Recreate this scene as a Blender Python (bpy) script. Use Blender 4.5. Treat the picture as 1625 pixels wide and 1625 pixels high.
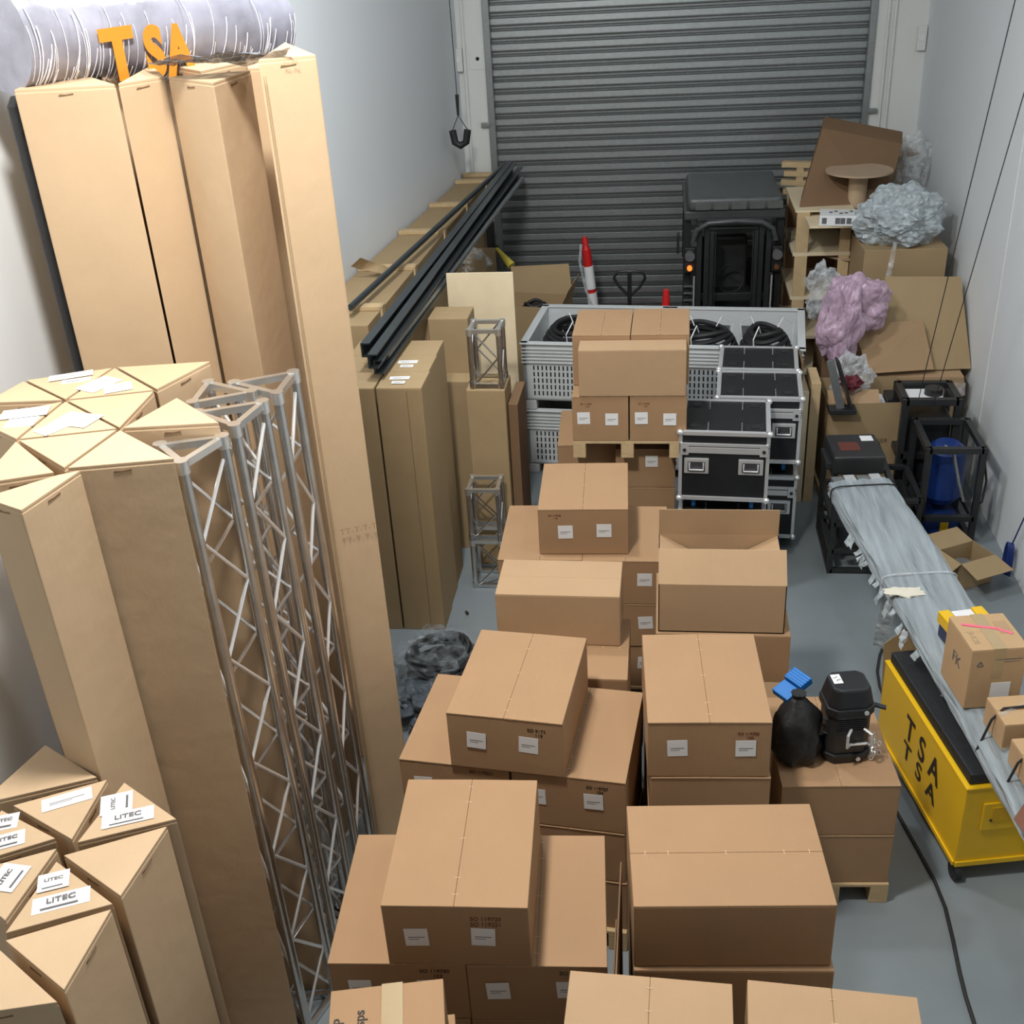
import bpy, bmesh, math, random
from mathutils import Vector, Matrix, noise
random.seed(7)
sc = bpy.context.scene
for o in list(bpy.data.objects): bpy.data.objects.remove(o)
COL = sc.collection
R = math.radians
# ---------------------------------------------------------------- camera
F_PX, CX, H = 1780.0, 812.5, 5.1
PITCH, ROLL, YAW = R(28.3), R(-3.56), R(-8.5)
_f = Vector((math.sin(YAW)*math.cos(PITCH), math.cos(YAW)*math.cos(PITCH), -math.sin(PITCH)))
_r = Vector((math.cos(YAW), -math.sin(YAW), 0))
_u = _r.cross(_f)
RV = _r*math.cos(ROLL)+_u*math.sin(ROLL)
UV = -_r*math.sin(ROLL)+_u*math.cos(ROLL)
cam = bpy.data.objects.new('camera', bpy.data.cameras.new('camera')); COL.objects.link(cam)
cam.data.sensor_width = 36; cam.data.lens = F_PX/1625*36; cam.data.clip_end = 100
M = Matrix((RV, UV, -_f)).transposed().to_4x4(); M.translation = Vector((0, 0, H)); cam.matrix_world = M
sc.camera = cam
def ray(x, y): return RV*(x-CX)+UV*-(y-CX)+_f*F_PX
def P(x, y, z):
    d = ray(x, y); return Vector((0, 0, H))+d*((z-H)/d.z)
def PY(x, y, Y):
    d = ray(x, y); return Vector((0, 0, H))+d*(Y/d.y)
def PX(x, y, X):
    d = ray(x, y); return Vector((0, 0, H))+d*(X/d.x)
# ---------------------------------------------------------------- light
w = bpy.data.worlds.new('world'); sc.world = w; w.use_nodes = True
w.node_tree.nodes['Background'].inputs[0].default_value = (.75, .85, 1, 1)
w.node_tree.nodes['Background'].inputs[1].default_value = .05
def lamp(name, loc, size, power, col, aim=None, sy=None):
    l = bpy.data.lights.new(name, 'AREA'); l.shape = 'RECTANGLE'; l.size = size; l.size_y = sy or size; l.energy = power; l.color = col
    o = bpy.data.objects.new(name, l); COL.objects.link(o); o.location = loc
    d = Vector(aim or (loc[0], loc[1], 0))-Vector(loc); o.rotation_euler = d.to_track_quat('-Z', 'Y').to_euler()
lamp('high_bay_light_near', (-1.25, 3.4, 6.8), .5, 285, (1, .965, .91), aim=(-1.5, 4.3, 0))
lamp('left_wall_fill', (-1.4, 7.0, 6.9), .5, 155, (.95, .98, 1), aim=(-2.7, 8.8, 2.2))  # added fill aimed at the left wall to brighten it, no known fixture
lamp('right_wall_fill', (1.3, 5.5, 6.9), .5, 42, (.80, .91, 1), aim=(2.8, 8, 1.5))  # added cool fill to lift the right wall, not a known fixture
sc.view_settings.view_transform = 'Standard'; sc.view_settings.look = 'None'
sc.view_settings.exposure = 0.0; sc.view_settings.gamma = 1
# ---------------------------------------------------------------- materials
def mat(name, col, rough=.6, metal=0, nz=0, nscale=8, bump=0, bscale=60, emit=None, alpha=1, spec=.5, detail=3):
    m = bpy.data.materials.new(name); m.use_nodes = True; nt = m.node_tree; b = nt.nodes['Principled BSDF']
    b.inputs['Base Color'].default_value = (*col, 1); b.inputs['Roughness'].default_value = rough; b.inputs['Metallic'].default_value = metal
    b.inputs['Specular IOR Level'].default_value = spec
    tc = nt.nodes.new('ShaderNodeTexCoord')
    n = nt.nodes.new('ShaderNodeTexNoise'); n.inputs['Scale'].default_value = nscale; n.inputs['Detail'].default_value = detail
    nt.links.new(tc.outputs['Object'], n.inputs['Vector'])
    r = nt.nodes.new('ShaderNodeMix'); r.data_type = 'RGBA'
    k = nz
    r.inputs[6].default_value = tuple(c*(1-k) for c in col)+(1,); r.inputs[7].default_value = tuple(min(1, c*(1+k)) for c in col)+(1,)
    nt.links.new(n.outputs['Fac'], r.inputs[0]); nt.links.new(r.outputs[2], b.inputs['Base Color'])
    if bump:
        n2 = nt.nodes.new('ShaderNodeTexNoise'); n2.inputs['Scale'].default_value = bscale; n2.inputs['Detail'].default_value = 4
        nt.links.new(tc.outputs['Object'], n2.inputs['Vector'])
        bp = nt.nodes.new('ShaderNodeBump'); bp.inputs['Strength'].default_value = bump; bp.inputs['Distance'].default_value = .01
        nt.links.new(n2.outputs['Fac'], bp.inputs['Height']); nt.links.new(bp.outputs[0], b.inputs['Normal'])
    if emit: b.inputs['Emission Color'].default_value = (*col, 1); b.inputs['Emission Strength'].default_value = emit
    if alpha < 1: b.inputs['Alpha'].default_value = alpha
    return m
def cardmat(name, col):
    m = mat(name, col, .75, nz=.07, nscale=3, spec=.25)
    nt = m.node_tree; b = nt.nodes['Principled BSDF']; tc = [n for n in nt.nodes if n.type == 'TEX_COORD'][0]
    wv = nt.nodes.new('ShaderNodeTexWave'); wv.bands_direction = 'X'; wv.inputs['Scale'].default_value = 45; wv.inputs['Distortion'].default_value = .6
    n2 = nt.nodes.new('ShaderNodeTexNoise'); n2.inputs['Scale'].default_value = 9; n2.inputs['Detail'].default_value = 5
    nt.links.new(tc.outputs['Object'], wv.inputs['Vector']); nt.links.new(tc.outputs['Object'], n2.inputs['Vector'])
    ad = nt.nodes.new('ShaderNodeMath'); ad.operation = 'MULTIPLY_ADD'; ad.inputs[1].default_value = .06
    nt.links.new(wv.outputs['Fac'], ad.inputs[0]); nt.links.new(n2.outputs['Fac'], ad.inputs[2])
    bp = nt.nodes.new('ShaderNodeBump'); bp.inputs['Strength'].default_value = .22; bp.inputs['Distance'].default_value = .012
    nt.links.new(ad.outputs[0], bp.inputs['Height']); nt.links.new(bp.outputs[0], b.inputs['Normal'])
    return m
def plasticmat(name, col, a, rough=.12, stretch=None):
    m = bpy.data.materials.new(name); m.use_nodes = True; nt = m.node_tree; nt.nodes.clear()
    out = nt.nodes.new('ShaderNodeOutputMaterial'); mx = nt.nodes.new('ShaderNodeMixShader'); tr = nt.nodes.new('ShaderNodeBsdfTransparent')
    b = nt.nodes.new('ShaderNodeBsdfPrincipled'); b.inputs['Base Color'].default_value = (*col, 1); b.inputs['Roughness'].default_value = rough
    tc = nt.nodes.new('ShaderNodeTexCoord'); n = nt.nodes.new('ShaderNodeTexNoise'); n.inputs['Scale'].default_value = 14; n.inputs['Detail'].default_value = 5
    if stretch:
        mp = nt.nodes.new('ShaderNodeMapping'); mp.inputs['Scale'].default_value = stretch; mp.inputs['Rotation'].default_value = (0, 0, R(7)); nt.links.new(tc.outputs['Object'], mp.inputs[0]); nt.links.new(mp.outputs[0], n.inputs['Vector'])
    else: nt.links.new(tc.outputs['Object'], n.inputs['Vector'])
    mr = nt.nodes.new('ShaderNodeMapRange'); mr.inputs[1].default_value = .3; mr.inputs[2].default_value = .7; mr.inputs[3].default_value = max(0, a-.25); mr.inputs[4].default_value = min(1, a+.25)
    nt.links.new(n.outputs['Fac'], mr.inputs[0]); nt.links.new(mr.outputs[0], mx.inputs[0])
    bp = nt.nodes.new('ShaderNodeBump'); bp.inputs['Strength'].default_value = .7; bp.inputs['Distance'].default_value = .02
    nt.links.new(n.outputs['Fac'], bp.inputs['Height']); nt.links.new(bp.outputs[0], b.inputs['Normal'])
    nt.links.new(tr.outputs[0], mx.inputs[1]); nt.links.new(b.outputs[0], mx.inputs[2]); nt.links.new(mx.outputs[0], out.inputs[0])
    return m
CA = cardmat('kraft_brown', (.375, .23, .125))
CB = cardmat('kraft_pale', (.56, .405, .255))
CC = cardmat('kraft_olive', (.37, .265, .145))
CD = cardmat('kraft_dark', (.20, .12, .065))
CE = cardmat('kraft_inside', (.43, .285, .165))
EDGE2 = mat('kraft_raw_edge', (.50, .35, .21), .8, nz=.35, nscale=40)
EDGE = mat('kraft_edge', (.6, .43, .28), .8, nz=.1)
TAPE = mat('packing_tape', (.42, .31, .17), .25, nz=.05)
WHITE = mat('label_white', (.8, .8, .8), .5)
INK = mat('ink_grey', (.12, .12, .13), .6)
REDINK = mat('marker_dark_red', (.16, .03, .02), .6)
BLKINK = mat('marker_black', (.03, .02, .015), .6)
WOOD = mat('pallet_pine', (.55, .40, .22), .7, nz=.2, nscale=12, bump=.2)
PLY = mat('plywood_pale', (.74, .62, .42), .6, nz=.12, nscale=5, bump=.05)
ALU = mat('truss_aluminium', (.60, .60, .59), .27, 1, nz=.25, nscale=10)
ALUB = mat('aluminium_bright', (.80, .81, .82), .3, .6, nz=.05)
ALUT = mat('truss_frame_aluminium', (.78, .78, .76), .32, .92, nz=.1)
ALUW = mat('brace_aluminium', (.9, .9, .9), .3, .75)
BLK = mat('black_panel', (.012, .013, .015), .45, nz=.2)
BLK2 = mat('black_steel', (.02, .021, .022), .4, nz=.3, bump=.1)
RUB = mat('black_rubber', (.015, .015, .016), .6)
FABK = mat('black_nylon', (.012, .012, .013), .55, nz=.3, bump=.5, bscale=30)
YEL = mat('bin_yellow', (.82, .50, .012), .35, nz=.06, nscale=3)
GALV = mat('galvanised_steel', (.30, .32, .32), .42, .7, nz=.16, nscale=30)
GREYP = mat('crate_plastic_grey', (.60, .62, .62), .45, nz=.03)
DARK = mat('hole_dark', (.01, .01, .011), .9)
WALL = mat('painted_white_wall', (.77, .80, .82), .75, nz=.015, nscale=2, bump=.05, bscale=8)
COLM = mat('cream_pillar_paint', (.72, .73, .70), .6, nz=.02)
FLOOR = mat('sealed_concrete', (.205, .235, .25), .33, nz=.22, nscale=1.6, bump=.05, bscale=20, detail=8)
STEELD = mat('dark_painted_rail', (.055, .065, .07), .38, .5, nz=.2, nscale=4)
BLUE = mat('compressor_blue', (.01, .035, .17), .3, nz=.1)
CYAN = mat('tool_blue', (.01, .16, .5), .4)
RED = mat('bollard_red', (.65, .02, .02), .4)
REFL = mat('reflective_white', (.9, .9, .9), .3)
ORNG = mat('indicator_orange', (.9, .2, .03), .3, emit=1.5)
ORL = mat('label_orange', (.95, .12, .04), .5)
PINKT = mat('tape_pink', (.9, .15, .25), .5)
YEL2 = mat('wedge_yellow', (.8, .65, .1), .4)
ORTX = mat('banner_orange', (.75, .26, .02), .5)
CLEAR = plasticmat('clear_film', (.75, .78, .8), .35)
BUBBLE = plasticmat('bubble_wrap', (.50, .56, .59), .75, .18)
PINK = plasticmat('pink_bubble_film', (.56, .40, .52), .72, .22)
STRETCH = plasticmat('stretch_film', (.38, .43, .46), .8, .2, stretch=(1.6, .12, 1.6))
GARM = plasticmat('dark_plastic_film', (.10, .12, .14), .9, .15)
BANN = mat('banner_grey', (.30, .30, .36), .25, nz=.55, nscale=5, bump=.4, bscale=14)
SPOOLW = mat('reel_board', (.42, .30, .2), .7, nz=.1)
# ---------------------------------------------------------------- mesh helpers
class MB:
    def __init__(s): s.v = []; s.f = []; s.m = []; s.mi = 0
    def add(s, vs, fs):
        n = len(s.v); s.v += [Vector(v) for v in vs]
        for f in fs: s.f.append([i+n for i in f]); s.m.append(s.mi)
        return s
    def box(s, x0, x1, y0, y1, z0, z1, rot=None, at=None):
        vs = [Vector((x, y, z)) for z in (z0, z1) for x, y in ((x0, y0), (x1, y0), (x1, y1), (x0, y1))]
        if rot is not None: vs = [rot @ v for v in vs]
        if at is not None: vs = [v+Vector(at) for v in vs]
        return s.add(vs, [(0, 3, 2, 1), (4, 5, 6, 7), (0, 1, 5, 4), (1, 2, 6, 5), (2, 3, 7, 6), (3, 0, 4, 7)])
    def hexa(s, b, t):
        n = len(b)
        return s.add(list(b)+list(t), [tuple(reversed(range(n))), tuple(range(n, 2*n))]+[(i, (i+1) % n, (i+1) % n+n, i+n) for i in range(n)])
    def bar(s, p, q, wx, wz, up=(0, 0, 1)):
        p, q = Vector(p), Vector(q); d = (q-p).normalized(); u = Vector(up)
        if abs(d.dot(u)) > .98: u = Vector((1, 0, 0))
        a = d.cross(u).normalized(); b = a.cross(d)
        c = [(-1, -1), (1, -1), (1, 1), (-1, 1)]
        return s.hexa([p+a*i*wx/2+b*j*wz/2 for i, j in c], [q+a*i*wx/2+b*j*wz/2 for i, j in c])
    def cyl(s, p, q, r, n=12, r2=None):
        p, q = Vector(p), Vector(q); d = (q-p).normalized(); u = Vector((0, 0, 1)) if abs(d.z) < .9 else Vector((1, 0, 0))
        a = d.cross(u).normalized(); b = d.cross(a); r2 = r if r2 is None else r2
        ang = [2*math.pi*i/n for i in range(n)]
        return s.hexa([p+(a*math.cos(t)-b*math.sin(t))*r for t in ang][::-1], [q+(a*math.cos(t)-b*math.sin(t))*r2 for t in ang][::-1])
    def tube(s, pts, r, n=8, closed=False):
        pts = [Vector(p) for p in pts]; k = len(pts); rings = []; a = None
        for i, p in enumerate(pts):
            d = (pts[(i+1) % k]-pts[i-1]) if closed or 0 < i < k-1 else (pts[1]-pts[0] if i == 0 else pts[-1]-pts[-2])
            d.normalize()
            if a is None:
                u = Vector((0, 0, 1)) if abs(d.z) < .9 else Vector((1, 0, 0)); a = d.cross(u).normalized()
            else:
                a = (a-d*a.dot(d)); a = a.normalized() if a.length > 1e-6 else d.orthogonal().normalized()
            b = d.cross(a)
            rings.append([p+(a*math.cos(2*math.pi*j/n)+b*math.sin(2*math.pi*j/n))*r for j in range(n)])
        vs = [v for q in rings for v in q]; fs = []
        for i in range(k if closed else k-1):
            for j in range(n): fs.append((i*n+j, i*n+(j+1) % n, ((i+1) % k)*n+(j+1) % n, ((i+1) % k)*n+j))
        if not closed: fs += [tuple(reversed(range(n))), tuple(range((k-1)*n, k*n))]
        return s.add(vs, fs)
    def build(s, name, mats, parent=None, bevel=0, smooth=False, world=False, seg=2, label=None):
        me = bpy.data.meshes.new(name)
        off = parent.location if (world and parent) else Vector((0, 0, 0))
        vs = s.v
        if world and parent:
            inv = Matrix.Rotation(-parent.rotation_euler.z, 3, 'Z'); vs = [inv @ (v-off) for v in vs]
        me.from_pydata([tuple(v) for v in vs], [], s.f)
        mats = mats if isinstance(mats, (list, tuple)) else [mats]
        for m in mats: me.materials.append(m)
        if len(mats) > 1: me.polygons.foreach_set('material_index', s.m)
        bm = bmesh.new(); bm.from_mesh(me); bmesh.ops.recalc_face_normals(bm, faces=bm.faces)
        if bevel: bmesh.ops.bevel(bm, geom=bm.edges[:]+bm.verts[:], offset=bevel, segments=seg, affect='EDGES', profile=.6, clamp_overlap=True)
        bm.to_mesh(me); bm.free()
        if smooth:
            me.polygons.foreach_set('use_smooth', [True]*len(me.polygons))
            try: me.set_sharp_from_angle(angle=R(40))
            except Exception: pass
        me.update()
        o = bpy.data.objects.new(name, me); COL.objects.link(o)
        if parent: o.parent = parent
        if label: o['label'] = label
        return o
def tag(o, label, cat, group=None, kind=None):
    if label: o['label'] = label
    if cat: o['category'] = cat
    if group: o['group'] = group
    if kind: o['kind'] = kind
    return o
def thing(name, label, cat, loc=(0, 0, 0), rot=0, group=None):
    o = bpy.data.objects.new(name, None); COL.objects.link(o); o.empty_display_size = .1
    o.location = loc; o.rotation_euler = (0, 0, R(rot)); return tag(o, label, cat, group)
def struct(name, mb, m, parent=None, **k):
    o = mb.build(name, m, parent, **k)
    if not parent: o['kind'] = 'structure'
    return o
def text(s, size, parent, loc, rot, m, name='lettering', sx=1, bold=0, align='CENTER'):
    c = bpy.data.curves.new(name, 'FONT'); c.body = s; c.size = size; c.align_x = align; c.align_y = 'CENTER'; c.extrude = .0006; c.offset = bold
    t = bpy.data.objects.new('tmp', c); COL.objects.link(t); bpy.context.view_layer.update()
    me = bpy.data.meshes.new_from_object(t); bpy.data.objects.remove(t)
    me.materials.clear(); me.materials.append(m)
    o = bpy.data.objects.new(name, me); COL.objects.link(o)
    o.parent = parent; o.location = loc; o.rotation_euler = rot; o.scale = (sx, 1, 1); return o
def crumple(center, rad, amp, freq, seed, sub=4, zmin=None, hf=1):
    bm = bmesh.new(); bmesh.ops.create_icosphere(bm, subdivisions=sub, radius=1)
    sd = Vector((seed*7.1, seed*3.3, seed*1.7)); mb = MB()
    for v in bm.verts:
        n = v.co.normalized(); k = 1+amp*(noise.noise(n*freq+sd)+.5*abs(noise.noise(n*freq*2.3+sd))+.25*hf*noise.noise(n*freq*5+sd))
        p = Vector((n.x*rad[0]*k, n.y*rad[1]*k, n.z*rad[2]*k))+Vector(center)
        if zmin is not None: p.z = max(p.z, zmin)
        v.co = p
    mb.add([v.co.copy() for v in bm.verts], [[q.index for q in f.verts] for f in bm.faces]); bm.free(); return mb
def drape(pts, nu, nv, amp, freq, seed, th=0):
    # bilinear sheet through four corners with crumples along its normal
    a, b, c, d = [Vector(p) for p in pts]; nrm = (b-a).cross(d-a).normalized(); sd = Vector((seed*5.3, seed*2.9, seed)); vs = []
    for j in range(nv+1):
        for i in range(nu+1):
            u, v = i/nu, j/nv; p = (a*(1-u)+b*u)*(1-v)+(d*(1-u)+c*u)*v
            k = noise.noise(p*freq+sd)+.5*noise.noise(p*freq*2.7+sd); vs.append(p+nrm*k*amp)
    return MB().add(vs, [(j*(nu+1)+i, j*(nu+1)+i+1, (j+1)*(nu+1)+i+1, (j+1)*(nu+1)+i) for j in range(nv) for i in range(nu)])
# ---------------------------------------------------------------- kinds
STK = [0]
def sticker(parent, c, ax, ay, nrm, s=.1, s2=None, lines=True, name='label_sticker'):
    """thin paper label centred on c, axes ax/ay, outward normal"""
    c, ax, ay, nrm = Vector(c), Vector(ax).normalized(), Vector(ay).normalized(), Vector(nrm).normalized(); s2 = s2 or s
    m = MB(); STK[0] = (STK[0]+1) % 4; e_ = STK[0]*.0013 if name == 'label_sticker' else 0
    def slab(cx, cy, w, h, t0, t1):
        t0 += e_; t1 += e_
        q = [c+ax*(cx+i*w/2)+ay*(cy+j*h/2) for i, j in ((-1, -1), (1, -1), (1, 1), (-1, 1))]
        m.hexa([p+nrm*t0 for p in q], [p+nrm*t1 for p in q])
    slab(0, 0, s, s2, .0004, .0014)
    if lines:
        m.mi = 1; slab(0, 0, s*.7, .004, .0014, .0018); slab(-s*.12, -s2*.12, s*.45, .003, .0014, .0018)
    return m.build(name, [WHITE, INK], parent)
def carton(loc, rot, w, d, h, label, group=None, m=None, seam='y', stick=(), marks=None, name='cardboard_carton', top=True, cat='box', slot=True, bev=.006):
    """closed shipping carton; origin at base centre. seam 'y': top flaps meet along the depth"""
    m = m or CA
    t = thing(name, label, cat, loc, rot, group)
    hb = h-.006 if top else h
    b = MB().box(-w/2, w/2, -d/2, d/2, 0, hb); b.build('body', m, t, bevel=bev)
    if top:
        for sgn in (-1, 1):
            j = random.uniform(0, .0015); g = .0012
            f = MB()
            if seam == 'y':
                x0, x1 = (-w/2+.001, -g/2) if sgn < 0 else (g/2, w/2-.001)
                zi, zo = (h-.001+j, h-.002)
                za, zb = (zo, zi) if sgn < 0 else (zi, zo)
                y0, y1 = -d/2-.002-j, d/2-.001
                f.hexa([(x0, y0, hb-.002), (x1, y0, hb-.002), (x1, y1, hb-.002), (x0, y1, hb-.002)], [(x0, y0, za), (x1, y0, zb), (x1, y1, zb), (x0, y1, za)])
            else:
                y0, y1 = (-d/2+.001, -g/2) if sgn < 0 else (g/2, d/2-.001)
                zi, zo = (h-.001+j, h-.002); za, zb = (zo, zi) if sgn < 0 else (zi, zo)
                x0, x1 = -w/2+.001, w/2-.001
                f.hexa([(x0, y0, hb-.002), (x1, y0, hb-.002), (x1, y1, hb-.002), (x0, y1, hb-.002)], [(x0, y0, za), (x1, y0, za), (x1, y1, zb), (x0, y1, zb)])
            f.m = [0, 0, 1, 1, 1, 1]; f.build('flap', [m, EDGE2], t, bevel=.0015, seg=1)
        if slot:   # closing staples along the seam
            for k in (-.42, -.3, 0, .3, .43):
                s = MB(); q = k*(d if seam == 'y' else w)
                if seam == 'y': s.box(-.012, .012, q-.0015, q+.0015, h-.0005, h+.0012)
                else: s.box(q-.0015, q+.0015, -.012, .012, h-.0005, h+.0012)
                s.build('staple', EDGE, t)
    for sx, sz, a in stick:
        ca, sa = math.cos(R(a)), math.sin(R(a))
        sticker(t, (sx, -d/2, sz), (ca, 0, sa), (-sa, 0, ca), (0, -1, 0))
    if marks:
        mx, mz, s, col = marks[:4]; size = marks[4] if len(marks) > 4 else .028
        for i, l in enumerate(s.split('|')): text(l, size, t, (mx, -d/2-.0008, mz-i*size*1.05), (R(90), 0, 0), col, 'marker_writing', bold=.0002, sx=.95)
    return t
def pallet(loc, rot, w, d, label, nb=5, hh=.145):
    t = thing('wooden_pallet', label, 'pallet', loc, rot, 'pallets under the carton stacks')
    bw = .1
    for i in range(nb):
        y = -d/2+bw/2+(d-bw)*i/(nb-1); MB().box(-w/2, w/2, y-bw/2, y+bw/2, hh-.022, hh-.001).build('deck_board', WOOD, t, bevel=.002, seg=1)
    for x in (-w/2+.05, 0, w/2-.05):
        MB().box(x-.05, x+.05, -d/2, d/2, hh-.044, hh-.022).build('stringer_board', WOOD, t, bevel=.002, seg=1)
        MB().box(x-.05, x+.05, -d/2, d/2, 0, .022).build('bottom_board', WOOD, t, bevel=.002, seg=1)
        for y in (-d/2+.07, 0, d/2-.07):
            MB().box(x-.05, x+.05, y-.07, y+.07, .022, hh-.044).build('block', WOOD, t, bevel=.003, seg=1)
    return t
def inset(tri, k):
    c = sum(tri, Vector((0, 0, 0)))/len(tri); return [p+(c-p).normalized()*k for p in tri]
def tricarton(px, z, label, group, m=None, z0=0, stick=None, k=.012, name='triangular_truss_carton'):
    pts = inset([P(x, y, z) for x, y in px], k)
    if (pts[1]-pts[0]).cross(pts[2]-pts[0]).z < 0: pts = pts[::-1]
    c = sum(pts, Vector((0, 0, 0)))/len(pts)
    t = thing(name, label, 'box', (c.x, c.y, z0), 0, group)
    L = [Vector((p.x-c.x, p.y-c.y, 0)) for p in pts]; hh = z-z0
    MB().hexa([(p.x, p.y, 0) for p in L], [(p.x, p.y, hh-.012) for p in L]).build('body', m or CB, t, bevel=.008)
    q = [p*.985 for p in L]
    MB().hexa([(p.x, p.y, hh-.014) for p in q], [(p.x, p.y, hh) for p in q]).build('lid_flap', m or CB, t, bevel=.003)
    # torn staple slots below each upper edge
    for i in range(len(L)):
        a, b = L[i], L[(i+1) % len(L)]; e = (b-a).normalized(); n = Vector((e.y, -e.x, 0)); mid = (a+b)/2+n*.0005
        if (b-a).length < .2: continue
        q = [mid-e*.035+Vector((0, 0, hh-.038)), mid+e*.035+Vector((0, 0, hh-.032)), mid+e*.033+Vector((0, 0, hh-.027)), mid+Vector((0, 0, hh-.031)), mid-e*.03+Vector((0, 0, hh-.029))]
        MB().hexa(q, [r+n*.002 for r in q]).build('torn_slot', CD, t)
    if stick:
        for (x, y, x2, y2, wd, txt) in stick:   # label long axis from pixel to pixel
            a, b = P(x, y, z), P(x2, y2, z); mid = (a+b)/2-Vector((c.x, c.y, z)); ax = (b-a).normalized(); ay = Vector((-ax.y, ax.x, 0)); ln = (b-a).length
            st = sticker(t, (mid.x, mid.y, hh), ax, ay, (0, 0, 1), ln, wd, lines=not txt)
            if txt:
                text(txt, min(wd*.42, ln*.19), t, (mid.x+ay.x*wd*.1, mid.y+ay.y*wd*.1, hh+.0062), (0, 0, math.atan2(ax.y, ax.x)), INK, 'printed_logo', bold=.0005, sx=1.25)
                mm = MB(); ee = [mid-ax*ln*.35-ay*wd*.36, mid+ax*ln*.3-ay*wd*.36, mid+ax*ln*.3-ay*wd*.29, mid-ax*ln*.35-ay*wd*.29]
                mm.hexa([(p.x, p.y, hh+.0055) for p in ee], [(p.x, p.y, hh+.0062) for p in ee]).build('printed_line', INK, t)
    return t
def truss(tops, bases, label, group, n=11, r=.024, name='triangular_truss', cat='truss', rb=.0085, m=None):
    k = len(tops); c = sum(bases, Vector((0, 0, 0)))/k
    t = thing(name, label, cat, c, 0, group); T = [p-c for p in tops]; B = [p-c for p in bases]; m = m or ALU
    for i in range(k): MB().cyl(B[i]+Vector((0, 0, .05)), T[i]-Vector((0, 0, .045)), r, 14).build('chord', m, t, smooth=True)
    for E, up in ((T, 1), (B, 0)):
        f = MB()
        for i in range(k):
            o = Vector((0, 0, -.02 if up else .02)); f.bar(E[i]+o, E[(i+1) % k]+o, .028, .03); f.cyl(E[i]+Vector((0, 0, 0 if up else .055)), E[i]-Vector((0, 0, .055 if up else 0)), r*1.22, 14)
        f.build('end_frame', ALUT if up else m, t, smooth=True)
    for i in range(k):
        a0, a1, b0, b1 = B[i], T[i], B[(i+1) % k], T[(i+1) % k]; ca = (a1-a0); cb = (b1-b0)
        off = (b0-a0).normalized()*r*.8
        for j in range(n):
            u0, u1 = .03+.94*j/n, .03+.94*(j+1)/n
            p = a0+ca*u0+off if j % 2 == 0 else b0+cb*u0-off
            q = b0+cb*u1-off if j % 2 == 0 else a0+ca*u1+off
            MB().cyl(p, q, rb, 8).build('brace', m if k == 4 else ALUW, t, smooth=True)
    return t
# ================================================================ the setting
DY = 14.3
def xl(y): return -2.42-.09*(14.35-y)
def xr(y): return 2.96-.006*(14.35-y)
struct('floor', MB().hexa([(-5, -4, -.1), (5, -4, -.1), (5, 15, -.1), (-5, 15, -.1)], [(-5, -4, 0), (5, -4, 0), (5, 15, 0), (-5, 15, 0)]), FLOOR)
struct('wall_left', MB().hexa([(xl(-4)-.2, -4, 0), (xl(-4), -4, 0), (xl(14.6), 14.6, 0), (xl(14.6)-.2, 14.6, 0)], [(xl(-4)-.2, -4, 7.2), (xl(-4), -4, 7.2), (xl(14.6), 14.6, 7.2), (xl(14.6)-.2, 14.6, 7.2)]), WALL)
struct('wall_right', MB().hexa([(xr(-4), -4, 0), (xr(-4)+.2, -4, 0), (xr(14.6)+.2, 14.6, 0), (xr(14.6), 14.6, 0)], [(xr(-4), -4, 7.2), (xr(-4)+.2, -4, 7.2), (xr(14.6)+.2, 14.6, 7.2), (xr(14.6), 14.6, 7.2)]), WALL)
struct('wall_near', MB().box(-4.5, 3.3, -4.2, -4, 0, 7.2), WALL)
struct('ceiling', MB().box(-5, 3.5, -4.2, 14.8, 7.2, 7.3), WALL)
struct('wall_far', MB().box(-3, 3.3, DY+.25, DY+.4, 0, 7.2).box(-2.35, 2.6, DY, DY+.25, 5.6, 7.2), COLM)
pl = PY(764, 0, DY-.1).x; pr = PY(1393.6, 0, DY-.1).x
struct('trim_1', MB().box(-2.6, pl, DY-.1, DY+.25, 0, 7.2), COLM, bevel=.01)      # white pillars either side of the door
struct('trim_2', MB().box(pr, 3.1, DY-.1, DY+.25, 0, 7.2), COLM, bevel=.01)
rl = PY(777, 5, DY).x; rr = PY(1380, 10, DY).x
struct('trim_3', MB().box(pl, rl, DY-.14, DY+.1, 0, 5.8), GALV, bevel=.006)
struct('trim_4', MB().box(rr, pr, DY-.14, DY+.1, 0, 5.8), GALV, bevel=.006)
# roller shutter: one corrugated curtain
d = MB(); pit = .1425; prof = [(0, 0), (-.014, .006), (-.017, .02), (-.015, .05), (-.013, .08), (-.008, .086), (.03, .092), (.03, .104), (.004, .106), (.0, .113), (.034, .118), (.034, .138)]
vs = []; n = 0
for k in range(40):
    for (y, z) in prof: vs += [(rl-.02, DY+y, .02+k*pit+z), (rr+.02, DY+y, .02+k*pit+z)]
n = len(vs)//2
d.add(vs, [(2*i, 2*i+1, 2*i+3, 2*i+2) for i in range(n-1)])
dr = struct('door_1', d, GALV)
b = MB().box(rl, rr, DY-.03, DY+.03, 0, .03).build('bottom_rail', GALV, dr)
for z, zn in ((2.75, 'lower'), (4.5, 'upper')):
    for x0, x1, sn in ((pl-.09, pl+.02, 'left'), (pr-.02, pr+.09, 'right')):
        tag(MB().box(x0, x1, DY-.16, DY-.1, z, z+.05).build('rail_bracket', GALV, None, bevel=.004), zn+' small steel bracket tying the door rail to the '+sn+' pillar', 'bracket', 'brackets of the door rails')
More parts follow.
